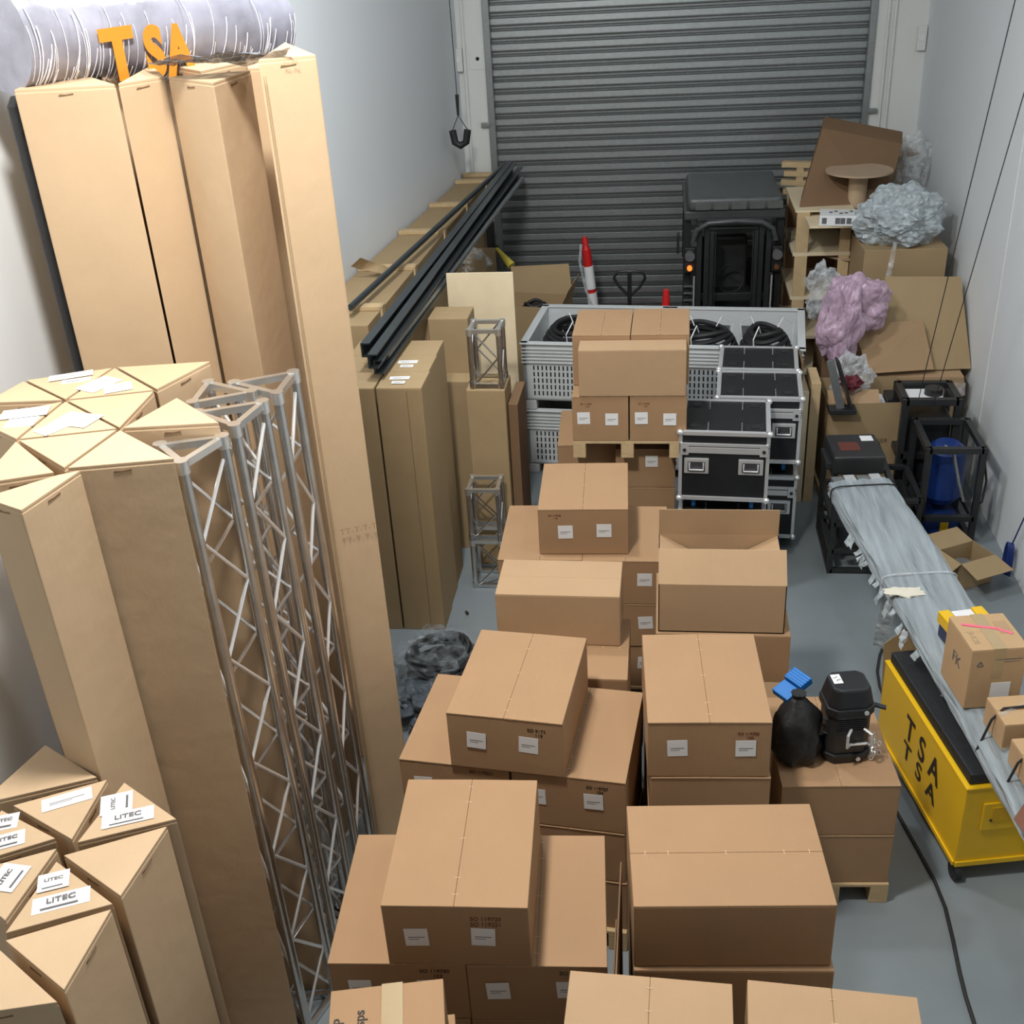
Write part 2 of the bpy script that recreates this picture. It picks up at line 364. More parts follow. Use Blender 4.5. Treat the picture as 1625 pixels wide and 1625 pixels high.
# conduits
def conduit(px, X, y0, z0, z1, r=.018, label='', name='conduit_pipe'):
    tag(MB().cyl((X, y0, z0), (X, y0, z1), r, 8).build(name, COLM, None, smooth=True), label, 'pipe')
q = PY(737, 100, DY-.16); conduit(None, q.x, DY-.13, .1, 7, .02, 'thin white conduit running down the left pillar beside the roller door')
q = PY(1413, 10, DY-.16); conduit(None, q.x, DY-.12, .1, 7, .016, 'left one of the two grey conduits on the right pillar')
q = PY(1424, 10, DY-.16); conduit(None, q.x, DY-.12, .1, 7, .016, 'right one of the two grey conduits on the right pillar')
# panel joint on the right wall
q = PX(1580, 450, 2.93); struct('trim_5', MB().box(xr(9.97)-.006, xr(9.97)+.01, 9.955, 9.985, 0, 7.2), WHITE)
# small switch boxes
for (x, y, lb, nm) in ((728, 95, 'small white switch box low on the left pillar under the chain pull', 'switch_box'), (1462, 60, 'small white switch box on the right pillar by the corner', 'switch_box')):
    q = PY(x, y, DY-.12); t = thing(nm, lb, 'switch box', q, 0, 'switch boxes on the pillars')
    MB().box(-.05, .05, -.05, 0.02, -.13, .13).build('housing', COLM, t, bevel=.01); MB().box(-.02, .02, -.06, -.05, -.03, .03).build('button', WHITE, t)
q0, q1 = PY(757, 80, DY-.101), PY(768, 107, DY-.101)
t = thing('access_plate', 'flat cover plate with a black keyhole on the left pillar', 'plate', (q0.x, DY-.1, q1.z+.1))
MB().box(-.1, .1, -.008, 0, -.12, .12).build('plate', COLM, t, bevel=.003); MB().cyl((0, -.012, 0), (0, -.006, 0), .022, 12).build('keyhole', DARK, t)
# ================================================================ tall triangular cartons by the left wall
G = 'tall cartons against the left wall'
ZT = 4.5
tricarton([(20, 143), (184, 134), (98, 107)], ZT, 'tallest triangular carton row, leftmost one with the broad front face', G, k=.004, name='tall_truss_carton')
tricarton([(186, 133), (262, 121), (240, 103)], ZT, 'tall triangular carton, second from the left, turned into the inner corner', G, k=.004, name='tall_truss_carton')
tricarton([(265, 122), (338, 131), (399, 111)], ZT, 'tall triangular carton whose sharp edge points at the viewer, third from left', G, k=.004, name='tall_truss_carton', stick=None)
tricarton([(118, 105), (236, 101), (160, 119)], ZT, 'tall triangular carton standing behind the two leftmost tall ones', G, name='tall_truss_carton')
tricarton([(250, 101), (396, 96), (318, 113)], ZT-.02, 'tall triangular carton behind the pointed one, under the black film', G, name='tall_truss_carton')
t = tricarton([(407, 96), (504, 87), (452, 66)], 4.585, 'rightmost of the tallest cartons, pale front face reaching the floor', G, name='tall_truss_carton')
# faint print and wear on the rightmost tall carton and the pointed one
def face_text(s, px, a, b, z, m, size, parent, name='printed_mark'):
    pass
tricarton([(392, 109), (430, 107), (425, 90), (388, 93)], 4.46, 'tall carton almost hidden between the pointed one and the rightmost tall one', G, name='tall_truss_carton')
def on_face(px, a, b):
    d = ray(*px); n = Vector((-(b-a).y, (b-a).x, 0)); k = (a-Vector((0, 0, H))).dot(n)/d.dot(n); return Vector((0, 0, H))+d*k
ta, tb = P(407, 96, 4.585), P(504, 87, 4.585); tdir = (tb-ta).normalized(); tn = Vector((tdir.y, -tdir.x, 0)); tn = tn if tn.y < 0 else -tn
yaw_ = math.atan2(tdir.y, tdir.x)
for px_, s_, sz in (((568, 838), 'TT-T-T-T', .05), ((462, 99), 'N.-N.', .03)):
    q = on_face(px_, ta, tb)+tn*.016; text(s_, sz, t, q-t.location, (R(90), 0, yaw_), mat('faint_print', (.33, .22, .12), .8), 'printed_mark', bold=-.0005)
u0 = on_face((436, 300), ta, tb); sx_ = (u0-ta).dot(tdir)
for o_ in (.02, .028): q = ta+tdir*(sx_*.35+o_)+tn*.0135-t.location; MB().bar((q.x, q.y, .0), (q.x, q.y, 4.52), .003, .002).build('fold_seam', CC, t)
# black film crumpled on top, dark bag edge at the left, banner roll
o = drape([P(225, 102, 4.53), P(420, 100, 4.53), P(462, 78, 4.62), P(262, 92, 4.6)], 30, 10, .02, 9, 3).build('plastic_film', GARM, None)
tag(o, 'crumpled black plastic film lying on top of the tallest cartons', 'plastic film')
p0 = P(13, 141, 4.5)
t = thing('black_bag', 'long black padded sleeve standing at the left of the tallest cartons', 'bag', (p0.x, p0.y-.04, 0))
m_ = MB()
m_.cyl((0, .1, 0), (0, .1, 4.42), .055, 12)
m_.build('sleeve', FABK, t, smooth=True); MB().cyl((0, .1, 4.42), (0, .1, 4.46), .055, 12, .03).build('end_cap', FABK, t, smooth=True)
# banner: long wrapped roll across the top left, above the cartons
A, Bp = PY(-6, 62, 5.15), PY(420, 36, 6.7)
zb = A.z
dirv = (Bp-A); dirv.z = 0; L = dirv.length; ang = math.degrees(math.atan2(dirv.y, dirv.x))
t = thing('banner_roll', 'long grey banner roll in clear film with orange letters, lying above the tallest cartons', 'banner', (A.x, A.y, 0), ang)
rb_ = .235
m_ = MB(); ns = 40; ring = 24; vs = []
for i in range(ns+1):
    for j in range(ring):
        th = 2*math.pi*j/ring; k = 1+.05*noise.noise(Vector((i*.35, math.cos(th)*2, math.sin(th)*2)))
        vs.append((L*i/ns, math.cos(th)*rb_*k, zb+(Bp.z-zb)*i/ns+math.sin(th)*rb_*k))
m_.add(vs, [(i*ring+j, (i+1)*ring+j, (i+1)*ring+(j+1) % ring, i*ring+(j+1) % ring) for i in range(ns) for j in range(ring)]+[tuple(range(ring)), tuple(range(ns*ring, (ns+1)*ring))])
roll = m_.build('roll', BANN, t, smooth=True)
FOLD = plasticmat('film_fold', (.95, .95, 1), .7, .1)
for i in range(85):
    x = L*random.random(); tl = random.uniform(-.03, .05); a0_ = random.uniform(3.3, 4.6); sp_ = random.uniform(.3, .9); pts = [(x+tl*math.sin(a), math.cos(a)*rb_*1.055, zb+(Bp.z-zb)*x/L+math.sin(a)*rb_*1.055) for a in [a0_-sp_+2*sp_*j/12 for j in range(13)]]
    MB().tube(pts, random.uniform(.0015, .0035), 5).build('film_fold', FOLD, t)
tp = (PY(190, 80, 5.6)-A)
for s, u in (('T', .265), ('S', .39), ('A', .48)):
    text(s, .30, t, (L*u, -rb_*1.09, zb+(Bp.z-zb)*u-.10), (R(90), 0, 0), ORTX, 'orange_letter', bold=.016, sx=1.0 if s == 'T' else .8)
# pipe with a chain at the top left edge
a, b_ = PY(-40, 20, 6.3), PY(125, -4, 6.3)
t = thing('hanging_pipe', 'dark pipe with a small chain at the top left corner above the banner', 'pipe', a)
MB().cyl((0, 0, 0), b_-a, .016, 10).build('pipe', BLK2, t, smooth=True)
c0 = PY(18, 3, 6.28)-a
for i in range(5):
    q = c0+Vector((.015*i, -.01, -.02*i+.05)); MB().tube([(q.x+.014*math.cos(k), q.y, q.z+.02*math.sin(k)) for k in [i2*math.pi/4 for i2 in range(8)]], .004, 5, closed=True).build('chain_link', ALUB, t)
# ================================================================ mid-height triangular cartons
G = 'waist of mid height triangular cartons on the left'
ZM = 3.35
J1, J2, J3, J4, J6, J7, J8 = (25, 698), (190, 680), (103, 635), (101, 744), (248, 619), (182, 582), (37, 603)
A_, B_, C_, D_, E_, F_ = (281, 728), (133, 742), (281, 629), (352, 671), (338, 572), (32, 811)
G = 'mid height triangular cartons on the left'
tricarton([J4, A_, J2], ZM, 'mid height triangular carton with bare top at the front corner by the trusses', G)
tricarton([J1, J2, J4], ZM, 'bare topped mid height carton just behind the front corner one', G)
tricarton([J1, (90, 750), (-40, 770)], ZM, 'mid height carton at the left picture edge with a bare top', G)
tricarton([(94, 752), (130, 745), F_, (-30, 790)], ZM, 'front left mid height carton whose narrow face points at the short cartons', G, k=.006)
tricarton([J1, J2, J3], ZM, 'mid height carton with two overlapping white labels nearest the front', G, stick=[(62, 689, 108, 670, .09, ''), (95, 664, 150, 670, .13, '')])
tricarton([J1, J3, (-45, 665)], ZM, 'mid height carton with white labels at the left picture edge', G, stick=[(2, 661, 78, 652, .10, ''), (10, 672, 58, 668, .10, '')])
tricarton([J2, J3, J6], ZM, 'bare topped mid height carton in the middle of the group', G)
tricarton([J3, J6, J7], ZM, 'mid height carton with a wide white label behind the middle one', G, stick=[(133, 621, 180, 600, .12, ''), (165, 620, 210, 612, .10, '')])
tricarton([J3, J7, J8], ZM, 'mid height carton with a thin white label at the back left', G, stick=[(78, 603, 148, 592, .07, ''), (98, 607, 144, 601, .05, '')])
tricarton([J3, J8, (-30, 640)], ZM, 'bare topped mid height carton at the back left edge', G)
tricarton([J7, E_, J6], ZM, 'mid height carton in the far corner against the tallest ones', G)
tricarton([J2, C_, D_], ZM, 'mid height carton with a brightly lit front face touching the trusses', G)
# ================================================================ short triangular cartons in the near left corner
G = 'short triangular cartons in the near left corner'
ZS = 2.15
q = lambda x, y: (x*.3077, 1150+y*.3077)
tricarton([q(235, 92), q(518, 270), q(-130, 420)], ZS, 'short triangular carton with a bare top tucked against the taller ones', G)
tricarton([q(48, 415), q(568, 272), q(372, 603)], ZS, 'short triangular carton with one long white label, behind the front rows', G, stick=[q(215, 425)+q(475, 350)+(.075, '')])
tricarton([q(640, 285), q(928, 487), q(378, 618)], ZS, 'short triangular carton with two logo labels beside the big brown face', G, stick=[q(525, 510)+q(795, 450)+(.075, 'LITEC'), q(600, 460)+q(605, 360)+(.12, 'LITEC')])
tricarton([q(5, 428), q(305, 585), q(-220, 745)], ZS, 'short triangular carton with stacked logo labels at the left edge', G, stick=[q(-60, 520)+q(95, 490)+(.085, 'LITEC'), q(-60, 625)+q(130, 575)+(.08, 'LITEC')])
tricarton([q(308, 672), q(878, 512), q(622, 898)], ZS, 'bare topped short carton at the right end of the short group', G)
tricarton([q(310, 625), q(25, 1025), q(-260, 780)], ZS, 'short carton with slanted logo labels, second row at the left', G, stick=[q(-10, 860)+q(95, 725)+(.11, 'LITEC')])
tricarton([q(290, 690), q(602, 925), q(5, 1088)], ZS, 'short carton with a tall logo label over a long one, front middle', G, stick=[q(195, 830)+q(360, 790)+(.085, 'LITEC'), q(165, 945)+q(465, 870)+(.075, 'LITEC')])
tricarton([q(5, 1110), q(592, 937), q(330, 1385)], ZS, 'bare topped short carton nearest the bottom of the picture', G)
t = tricarton([q(-5, 1140), q(318, 1435), q(-330, 1530)], ZS, 'short carton at the bottom left corner with a round eyelet in its face', G)
e = P(34, 1622, 2.06)-t.location; e = Vector(e)
a, b_ = P(*q(318, 1435), ZS), P(*q(-330, 1530), ZS); dd = (b_-a).normalized(); nn = Vector((-dd.y, dd.x, 0)); nn = nn if nn.y < 0 else -nn
mid = a+dd*.28+Vector((0, 0, -.09))-t.location+nn*.0
mm = MB(); up = Vector((0, 0, 1))
pts = [mid+dd*.03*math.cos(k)+up*.02*math.sin(k)+nn*.006 for k in [i*math.pi/8 for i in range(16)]]; mm.tube(pts, .006, 6, closed=True); mm.build('eyelet', WHITE, t, smooth=True)
MB().hexa([p+nn*-.008 for p in pts], [p for p in pts]).build('eyelet_hole', DARK, t)
# ================================================================ triangular aluminium trusses
G = 'upright triangular trusses beside the cartons'
ZR = 3.3
def tz(px, lab, lean=(.035, -.02), z=ZR, n=11):
    T = [P(x, y, z) for x, y in px]; Bs = [Vector((p.x+lean[0], p.y+lean[1], 0)) for p in T]
    return truss(T, Bs, lab, G, n=n, r=.0235, rb=.0085)
tz([(287, 730), (352, 690), (253, 703)], 'nearest triangular truss, in front of the lit carton face')
tz([(371, 672), (416, 635), (312, 652)], 'second triangular truss back, with a bolt hole in its near corner')
tz([(398, 619), (330, 604), (305, 636)], 'triangular truss behind the second one, turned the other way')
tz([(439, 621), (465, 588), (371, 605)], 'farthest triangular truss, against the tallest carton')
# ================================================================ carton stacks on pallets
def stack(name, cx, cy, rot, layers, cols, w=.6, d=.75, h=.35, z0=.145, where='', skip=(), jit=.006, m=None, pw=None, pd=None, pal=True, stk=True, marks=None, lab=None, zt=None):
    """rows of lower cartons; cols = list of x offsets"""
    if pal: pallet((cx, cy, 0), rot, pw or (w*len(cols)), pd or .8, 'pine pallet under the '+where, hh=z0)
    side = {1: [''], 2: ['left ', 'right ']}[len(cols)]
    nm = ['bottom', 'second', 'third', 'fourth']
    for k in range(layers):
        for i, ox in enumerate(cols):
            a = R(rot); dx, dy = ox+random.uniform(-jit, jit), random.uniform(-jit, jit)
            st = [(-.17, h*.55, random.uniform(-4, 4)), (.13, h*.57, random.uniform(-4, 4))] if stk else []
            lb = (lab or {}).get((k, i)) or '%s%s layer carton in the %s' % (side[i], nm[k], where)
            carton((cx+dx*math.cos(a)-dy*math.sin(a), cy+dx*math.sin(a)+dy*math.cos(a), z0+k*h), rot, w-.006, d, h-.002, lb, 'cartons of the '+where, m=m, stick=st, marks=(marks or {}).get((k, i)))
h3 = .35
# front left stack with the big carton on top
stack('s1', -.817, 3.557, 3.5, 3, (-.3, .3), where='front left stack', marks={(2, 0): (.16, .3, 'SO 119780|   123', BLKINK, .03), (2, 1): (.16, .3, 'SO 119221|   124', BLKINK, .03)})
carton((-.833, 3.553, 1.195), 2.7, .606, .75, .35, 'carton with two labels and red writing on top of the front left stack', 'single cartons on top of the stacks', stick=[(-.17, .165, 2), (.11, .175, -2)], marks=(.125, .275, 'SO 119720|SO 119221', REDINK, .03))
# second left stack
stack('s2', -.714, 4.764, -5.8, 3, (-.3, .3), where='second stack on the left', marks={(2, 1): (.15, .29, 'SO 119727|    124', BLKINK, .026), (2, 0): (.15, .31, 'SO 119221', BLKINK, .03)})
carton((-.725, 4.751, 1.195), -5.8, .6, .745, .35, 'askew carton with black writing by its corner, topping the second left stack', 'single cartons on top of the stacks', stick=[(-.15, .19, -3), (.12, .19, -3)], marks=(.165, .285, 'SO 9172|   119', BLKINK, .028))
# third left stack, cartons turned lengthwise
pallet((-.56, 5.5, 0), 0, .8, .62, 'pine pallet under the narrow third stack on the left')
for k, lb in enumerate(('bottom carton of the narrow third stack on the left', 'second carton up in the narrow third stack on the left', 'carton under the plain long one, showing its top at the right')):
    carton((-.558, 5.5, .145+k*.35), 0, .775, .62, .348, lb, 'cartons of the narrow third stack', seam='x')
carton((-.588, 5.715, 1.195), -.6, .735, .40, .35, 'plain long carton without labels on the narrow third stack at the left', 'single cartons on top of the stacks', seam='x', m=CE, slot=False)
# fourth left stack
stack('s6', -.519, 6.895, .8, 3, (-.29, .295), w=.585, d=.78, where='fourth stack on the left', marks=None)
carton((-.518, 6.93, 1.195), 1.8, .605, .70, .35, 'carton with two white labels and faint red writing, on top of the fourth left stack', 'single cartons on top of the stacks', stick=[(-.12, .175, 1), (.14, .185, 0)], marks=(-.19, .30, 'SO 119728|  118', REDINK, .02))
# rear stack in front of the grey crates: pallet on pallet
pallet((-.36, 8.62, 0), 0, 1.05, .8, 'lower pallet of the rear stack before the grey crates')
for k in range(3):
    for i, (x, y) in enumerate(((-.605, 8.7), (-.115, 8.62))):
        carton((x, y, .145+k*.35), 0 if i else 2, .485, .72, .348, '%s lower carton in the rear stack, %s' % (('left', 'right')[i], ('at the bottom', 'in the middle', 'right under the raised pallet')[k]), 'lower cartons of the rear stack', stick=[(.05, .24, 0)] if (i and k == 2) else ())
pallet((-.255, 8.49, 1.195), 0, .86, .8, 'raised pallet halfway up the rear stack', nb=4, hh=.145)
for i, (x, lb) in enumerate(((-.465, 'left one of the two labelled cartons on the raised pallet'), (-.015, 'right one of the two labelled cartons on the raised pallet'))):
    carton((x, 8.42, 1.34), 0, .44, .66, .385, lb, 'labelled cartons on the raised pallet', stick=[(-.13, .2, 1), (.09, .19, 0)], marks=(-.11, .32, 'SO 119728|    110', REDINK, .02))
for i, (x, lb) in enumerate(((-.455, 'left one of the two rear cartons with stapled tops at the very top'), (0.0, 'right one of the two rear cartons with stapled tops at the very top'))):
    carton((x, 8.62, 1.727), -1, .45, .62, .42, lb, 'top cartons of the rear stack')
carton((-.215, 8.19, 1.727), 0, .82, .22, .38, 'wide plain carton leaning at the front of the topmost rear cartons', 'top cartons of the rear stack', seam='x', m=CE, slot=False)
# right middle: tall single column with labels and low column carrying the bags
pallet((.24, 4.78, 0), 3.1, .62, .8, 'pine pallet under the tall labelled column right of the gap')
for k, lb in enumerate(('bottom carton in the column right of the gap', 'second carton in the column right of the gap', 'third carton in the column right of the gap, just under the top one')):
    carton((.24+.004*k, 4.775, .145+k*.35), 3.1, .6, .75, .348, lb, 'column right of the gap')
carton((.234, 4.776, 1.195), 3.1, .606, .752, .35, 'topmost labelled carton of the column right of the gap, with small red writing', 'single cartons on top of the stacks', stick=[(-.155, .185, 2), (.18, .185, 1)], marks=(.19, .275, 'SO 119728|   120', REDINK, .024))
pallet((.955, 5.13, 0), 4, .64, .8, 'pine pallet with its stamped corner block showing on the floor')
for k, lb in enumerate(('lower carton under the black bag, standing on the pallet', 'upper carton carrying the black bag and the chain hoist')):
    carton((.955, 5.13, .145+k*.36), 4, .63, .77, .358, lb, 'column under the bags')
# right: open flapped carton on its column
pallet((.385, 6.02, 0), 0, .85, .72, 'pine pallet under the column of the open topped carton')
for k, lb in enumerate(('bottom carton under the open topped one', 'second carton under the open topped one', 'third carton under the open topped one, with a loose front flap')):
    t = carton((.385, 6.01, .145+k*.35), 0, .80, .70, .348, lb, 'cartons under the open topped one', seam='x')
MB().hexa([(.26, -.355, .0), (.43, -.355, .0), (.43, -.50, -.27), (.26, -.50, -.27)], [(.26, -.351, .006), (.43, -.351, .006), (.43, -.494, -.265), (.26, -.494, -.265)]).build('loose_flap', CE, t)
t = thing('open_carton', 'open topped carton with its long flaps standing up, right of the middle', 'box', (.372, 5.98, 1.195), 0)
W2, D2, hh = .745/2, .60/2, .335
m_ = MB(); th = .006
m_.box(-W2, W2, -D2, -D2+th, 0, hh).box(-W2, W2, D2-th, D2, 0, hh).box(-W2, -W2+th, -D2, D2, 0, hh).box(W2-th, W2, -D2, D2, 0, hh).box(-W2, W2, -D2, D2, 0, th)
m_.build('body', CE, t)
for a, b_, c, e in ((-D2, .27, 1, 'front'), ): pass
MB().hexa([(-W2, -D2, hh), (W2, -D2, hh), (W2, -D2+.005, hh), (-W2, -D2+.005, hh)], [(-W2+.0, -D2+.14, hh+.16), (W2+.0, -D2+.14, hh+.16), (W2, -D2+.145, hh+.16), (-W2, -D2+.145, hh+.16)]).build('flap', CE, t)
MB().hexa([(-W2, D2-.005, hh), (W2, D2-.005, hh), (W2, D2, hh), (-W2, D2, hh)], [(-W2, D2-.02, hh+.19), (W2, D2-.02, hh+.19), (W2, D2-.015, hh+.19), (-W2, D2-.015, hh+.19)]).build('flap', CE, t)
for s in (-1, 1):
    MB().hexa([(s*W2, -D2+.1, hh), (s*(W2-.005), -D2+.1, hh), (s*(W2-.005), D2, hh), (s*W2, D2, hh)], [(s*(W2-.2), -D2+.1, hh-.10), (s*(W2-.205), -D2+.1, hh-.10), (s*(W2-.205), D2-.03, hh-.10), (s*(W2-.2), D2-.03, hh-.10)]).build('flap', CE, t)
# front right big carton on its stack
pallet((.30, 3.53, 0), 4.5, .84, .62, 'pine pallet under the big wide carton in front')
for k, lb in enumerate(('bottom carton under the big wide one', 'second carton under the big wide one', 'third carton under the big wide one, its edge just peeping out')):
    carton((.30, 3.535, .145+k*.35), 4, .82, .60, .348, lb, 'cartons under the big wide one', seam='x')
carton((.291, 3.543, 1.195), 4.5, .808, .574, .35, 'biggest wide carton with a seam across its top, front right of the gap', 'single cartons on top of the stacks', seam='x')
for i, (x, y, lb) in enumerate(((-.155, 3.35, 'tall flattened cardboard sheet standing left of the big wide carton'), (-.175, 3.25, 'shorter flattened cardboard sheet standing left of the big wide carton'))):
    tag(MB().box(x-.003, x+.003, y-.3, y+.3, 0.001, 1.35-.25*i).build('cardboard_sheet', CD, None), lb, 'cardboard', 'flattened sheets beside the wide carton')
# nearest cartons at the bottom edge
for j, (cx, nm) in enumerate(((-.028, 'left'), (.622, 'right'))):
    pallet((cx, 2.50, 0), -1, .62, .78, 'pallet under the %s near carton column at the bottom edge' % nm)
    for k in range(3): carton((cx, 2.50, .145+k*.35), -1, .6, .75, .348, '%s carton of the %s near column at the bottom edge' % (('lowest', 'second', 'third')[k], nm), 'near columns at the bottom edge', stick=())
    carton((cx, 2.515, 1.195), -1.5 if j == 0 else -3, .605, .76, .35, ('plain carton cut by the bottom edge, left of the two nearest tops' if j == 0 else 'plain carton cut by the bottom edge, right of the two nearest tops'), 'single cartons on top of the stacks', m=CE)
# small handwritten carton at the bottom left
pallet((-1.06, 2.58, 0), 12, .5, .62, 'small pallet under the handwritten carton')
for k, lb in enumerate(('lowest carton below the handwritten one', 'second carton below the handwritten one', 'third carton below the handwritten one')):
    carton((-.97, 2.60, .145+k*.36), 12, .48, .56, .358, lb, 'cartons below the handwritten one', stick=())
t = carton((-.97, 2.60, 1.228), 12, .43, .44, .28, 'small carton with black handwriting, brown tape and an orange sticker at the bottom edge', None, slot=False, seam='x')
MB().box(-.02, .06, -.222, .221, .2795, .2835).build('tape_strip', TAPE, t)
MB().box(-.005, .025, -.2, -.06, .284, .2848).build('orange_sticker', ORL, t)
text('JA-X22/JP', .055, t, (-.175, -.02, .2815), (0, 0, R(90)), BLKINK, 'handwriting', bold=.0006)
text('Sof/sps', .055, t, (-.10, .04, .2815), (0, 0, R(90)), BLKINK, 'handwriting', bold=.0006)
text('5Gm', .05, t, (-.10, -.12, .2815), (0, 0, R(90)), BLKINK, 'handwriting', bold=.0006)
# ================================================================ upright square cartons in the left middle
G = 'two metre square cartons behind the tallest ones'
names = ['front', 'second', 'third']
ys = [7.53, 7.865, 8.20]
for i, x in enumerate((-1.87, -2.22)):
    for j, y in enumerate(ys if i == 0 else ys[:3]):
        t = carton((x-.006*j, y, 0), -.5, .335, .33, 2.1, 'olive upright square carton, %s in the %s row by the dark rails' % (names[j], ('right', 'left')[i]), G, m=CC, seam='x', slot=False)
        if i == 0 and j < 2:
            sticker(t, (-.03, .02, 2.1), (1, .05, 0), (-.05, 1, 0), (0, 0, 1), .15, .06, name='label_sticker'); sticker(t, (-.02, -.07, 2.1), (1, 0, 0), (0, 1, 0), (0, 0, 1), .10, .05)
        if i == 0: MB().box(.055, .058, -.1665, -.165, 0, 2.07).build('fold_seam', CD, t)
for i, (x, y, z, lb) in enumerate(((-1.77, 9.05, 2.1, 'upright square carton before the plywood sheet, right of two'), (-2.12, 9.10, 2.08, 'upright square carton before the plywood sheet, left of two'), (-1.72, 8.78, 1.62, 'lower upright carton left of the one carrying the square truss'))):
    carton((x, y, 0), -1, .34 if i < 2 else .26, .32 if i < 2 else .2, z, lb, 'upright cartons by the plywood sheet', m=CC, seam='x', slot=False)
t = carton((-1.41, 8.57, 0), -1, .32, .34, 1.655, 'upright carton that carries the short square truss', 'upright cartons by the plywood sheet', m=CC, seam='x', slot=False)
t = carton((-1.20, 8.72, 0), -1, .08, .5, 1.5, 'thin upright carton edge between the truss and the plywood sheet', 'upright cartons by the plywood sheet', m=CD, seam='x', slot=False, top=False)
def sq(cx, cy, z0, z1, s, rot, lab, grp, n, flat=True):
    a = R(rot); c4 = [(-1, -1), (1, -1), (1, 1), (-1, 1)]
    Bs = [Vector((cx+(i*math.cos(a)-j*math.sin(a))*s/2, cy+(i*math.sin(a)+j*math.cos(a))*s/2, z0)) for i, j in c4]; T = [p+Vector((0, 0, z1-z0)) for p in Bs]
    return truss(T, Bs, lab, grp, n=n, r=.021, rb=.0075, name='square_truss', m=ALU)
sq(-1.40, 8.56, 1.66, 2.16, .235, -1, 'short square truss standing on an upright carton', 'short square trusses', 2)
sq(-1.43, 8.14, 0, .47, .24, 0, 'short square truss on the floor, lower of the stacked pair', 'short square trusses', 2)
sq(-1.43, 8.14, .475, .95, .24, 0, 'short square truss stacked on another one on the floor', 'short square trusses', 2)
sq(-1.12, 8.75, 1.0, 1.68, .05, 0, 'narrow dark truss end seen between the carton and the plywood', 'short square trusses', 2) if 0 else None
# plywood
t = MB().hexa([(-1.87, 9.42, 0), (-1.27, 9.42, 0), (-1.27, 9.44, 0), (-1.87, 9.44, 0)], [(-1.87, 9.48, 2.31), (-1.28, 9.48, 2.31), (-1.28, 9.50, 2.31), (-1.87, 9.50, 2.31)]).build('plywood_sheet', PLY, None, bevel=.002)
tag(t, 'pale knotted plywood sheet standing upright behind the square truss', 'plywood')
# dark plastic pile on the floor
t = thing('plastic_bundle', 'heap of dark coiled cable in clear plastic on the floor by the tallest cartons', 'bundle', (-1.62, 6.75, 0))
for i in range(14):
    rr_ = .27-.014*(i % 8); MB().tube([(.02+rr_*math.cos(k), rr_*.9*math.sin(k), .03+.018*i+.03*math.sin(k*2+i)) for k in [j*math.pi/12 for j in range(24)]], .018, 6, closed=True).build('coil_loop', RUB, t, smooth=True)
crumple((0, 0, .14), (.30, .27, .2), .5, 2.2, 3, 4, zmin=.004).build('film', plasticmat('bundle_film', (.30, .34, .37), .22, .1), t)
crumple((-.05, -.42, .07), (.16, .22, .10), .6, 2.2, 9, 4, zmin=.004).build('film', GARM, t)
# ================================================================ long crate and steel rails along the left wall
zc = 2.2
n0, n1 = P(585, 515, zc), P(779, 279, zc)
ya, yb = 8.45, 14.05
def fe(y): return n0.x+(n1.x-n0.x)*(y-n0.y)/(n1.y-n0.y)
t = thing('long_crate', 'long flat cardboard crate with pine battens lying along the left wall', 'crate', (xl(11)+.3, 11, 0))
MB().hexa([(xl(ya)+.02, ya, 1.86), (fe(ya), ya, 1.86), (fe(yb), yb, 1.86), (xl(yb)+.02, yb, 1.86)], [(xl(ya)+.02, ya, zc), (fe(ya), ya, zc), (fe(yb), yb, zc), (xl(yb)+.02, yb, zc)]).build('body', CC, t, bevel=.006, world=True)
for (x, y) in ((709, 291), (673, 328), (627, 371), (590, 428), (562, 491), (750, 262)):
    Yc = min(P(x+20, y, zc).y, yb-.06)
    MB().box(xl(Yc)+.015, fe(Yc)+.015, Yc-.05, Yc+.05, zc+.001, zc+.04).build('batten', WOOD, t, bevel=.006, world=True)
    MB().box(fe(Yc)+.001, fe(Yc)+.022, Yc-.05, Yc+.05, 1.84, zc+.04).build('batten', WOOD, t, bevel=.004, world=True)
for k, z in enumerate((0, .62, 1.24)):
    t = thing('long_crate', 'long flat cardboard crate %s the battened one by the left wall' % ('at the very bottom under', 'second from the floor under', 'directly under')[k], 'crate', (xl(11)+.3, 11, z), 0, 'crates under the battened one')
    MB().hexa([(xl(ya)+.02, ya, z), (fe(ya)-.03, ya, z), (fe(yb)-.03, yb, z), (xl(yb)+.02, yb, z)], [(xl(ya)+.02, ya, z+.618), (fe(ya)-.03, ya, z+.618), (fe(yb)-.03, yb, z+.618), (xl(yb)+.02, yb, z+.618)]).build('body', CC, t, bevel=.006, world=True)
q = P(575, 420, 2.26)
o = drape([P(556, 424, 2.30), P(612, 436, 2.24), P(616, 425, 2.24), P(572, 408, 2.42)], 10, 6, .02, 6, 2)
tag(o.build('torn_cardboard', CC, None), 'torn curled piece of cardboard lying on the near end of the battened crate', 'cardboard')
def rail(a, b, kind, lab, m=STEELD):
    t = thing('steel_rail', lab, 'rail', (a+b)/2, 0, 'steel rails lying along the crate'); o = (a+b)/2; a = a-o; b = b-o
    mb = MB()
    if kind == 'tube': mb.cyl(a, b, .028, 12); mb.build('tube', m, t, smooth=True)
    else:
        d = (b-a).normalized(); s = d.cross(Vector((0, 0, 1))).normalized(); u = s.cross(d)
        MB().bar(a, b, .012, .10).build('web', m, t)
        for k in (-1, 1): MB().bar(a+u*k*.05+s*.03, b+u*k*.05+s*.03, .07, .01, up=u).build('flange', m, t)
    return t
rail(P(556, 488, 2.30), P(800, 262, 2.36), 'tube', 'thin single dark rail crossing the top of the battened crate')
rail(P(574, 556, 2.28), P(806, 263, 2.34), 'c', 'dark channel rail at the wall side of the bundle')
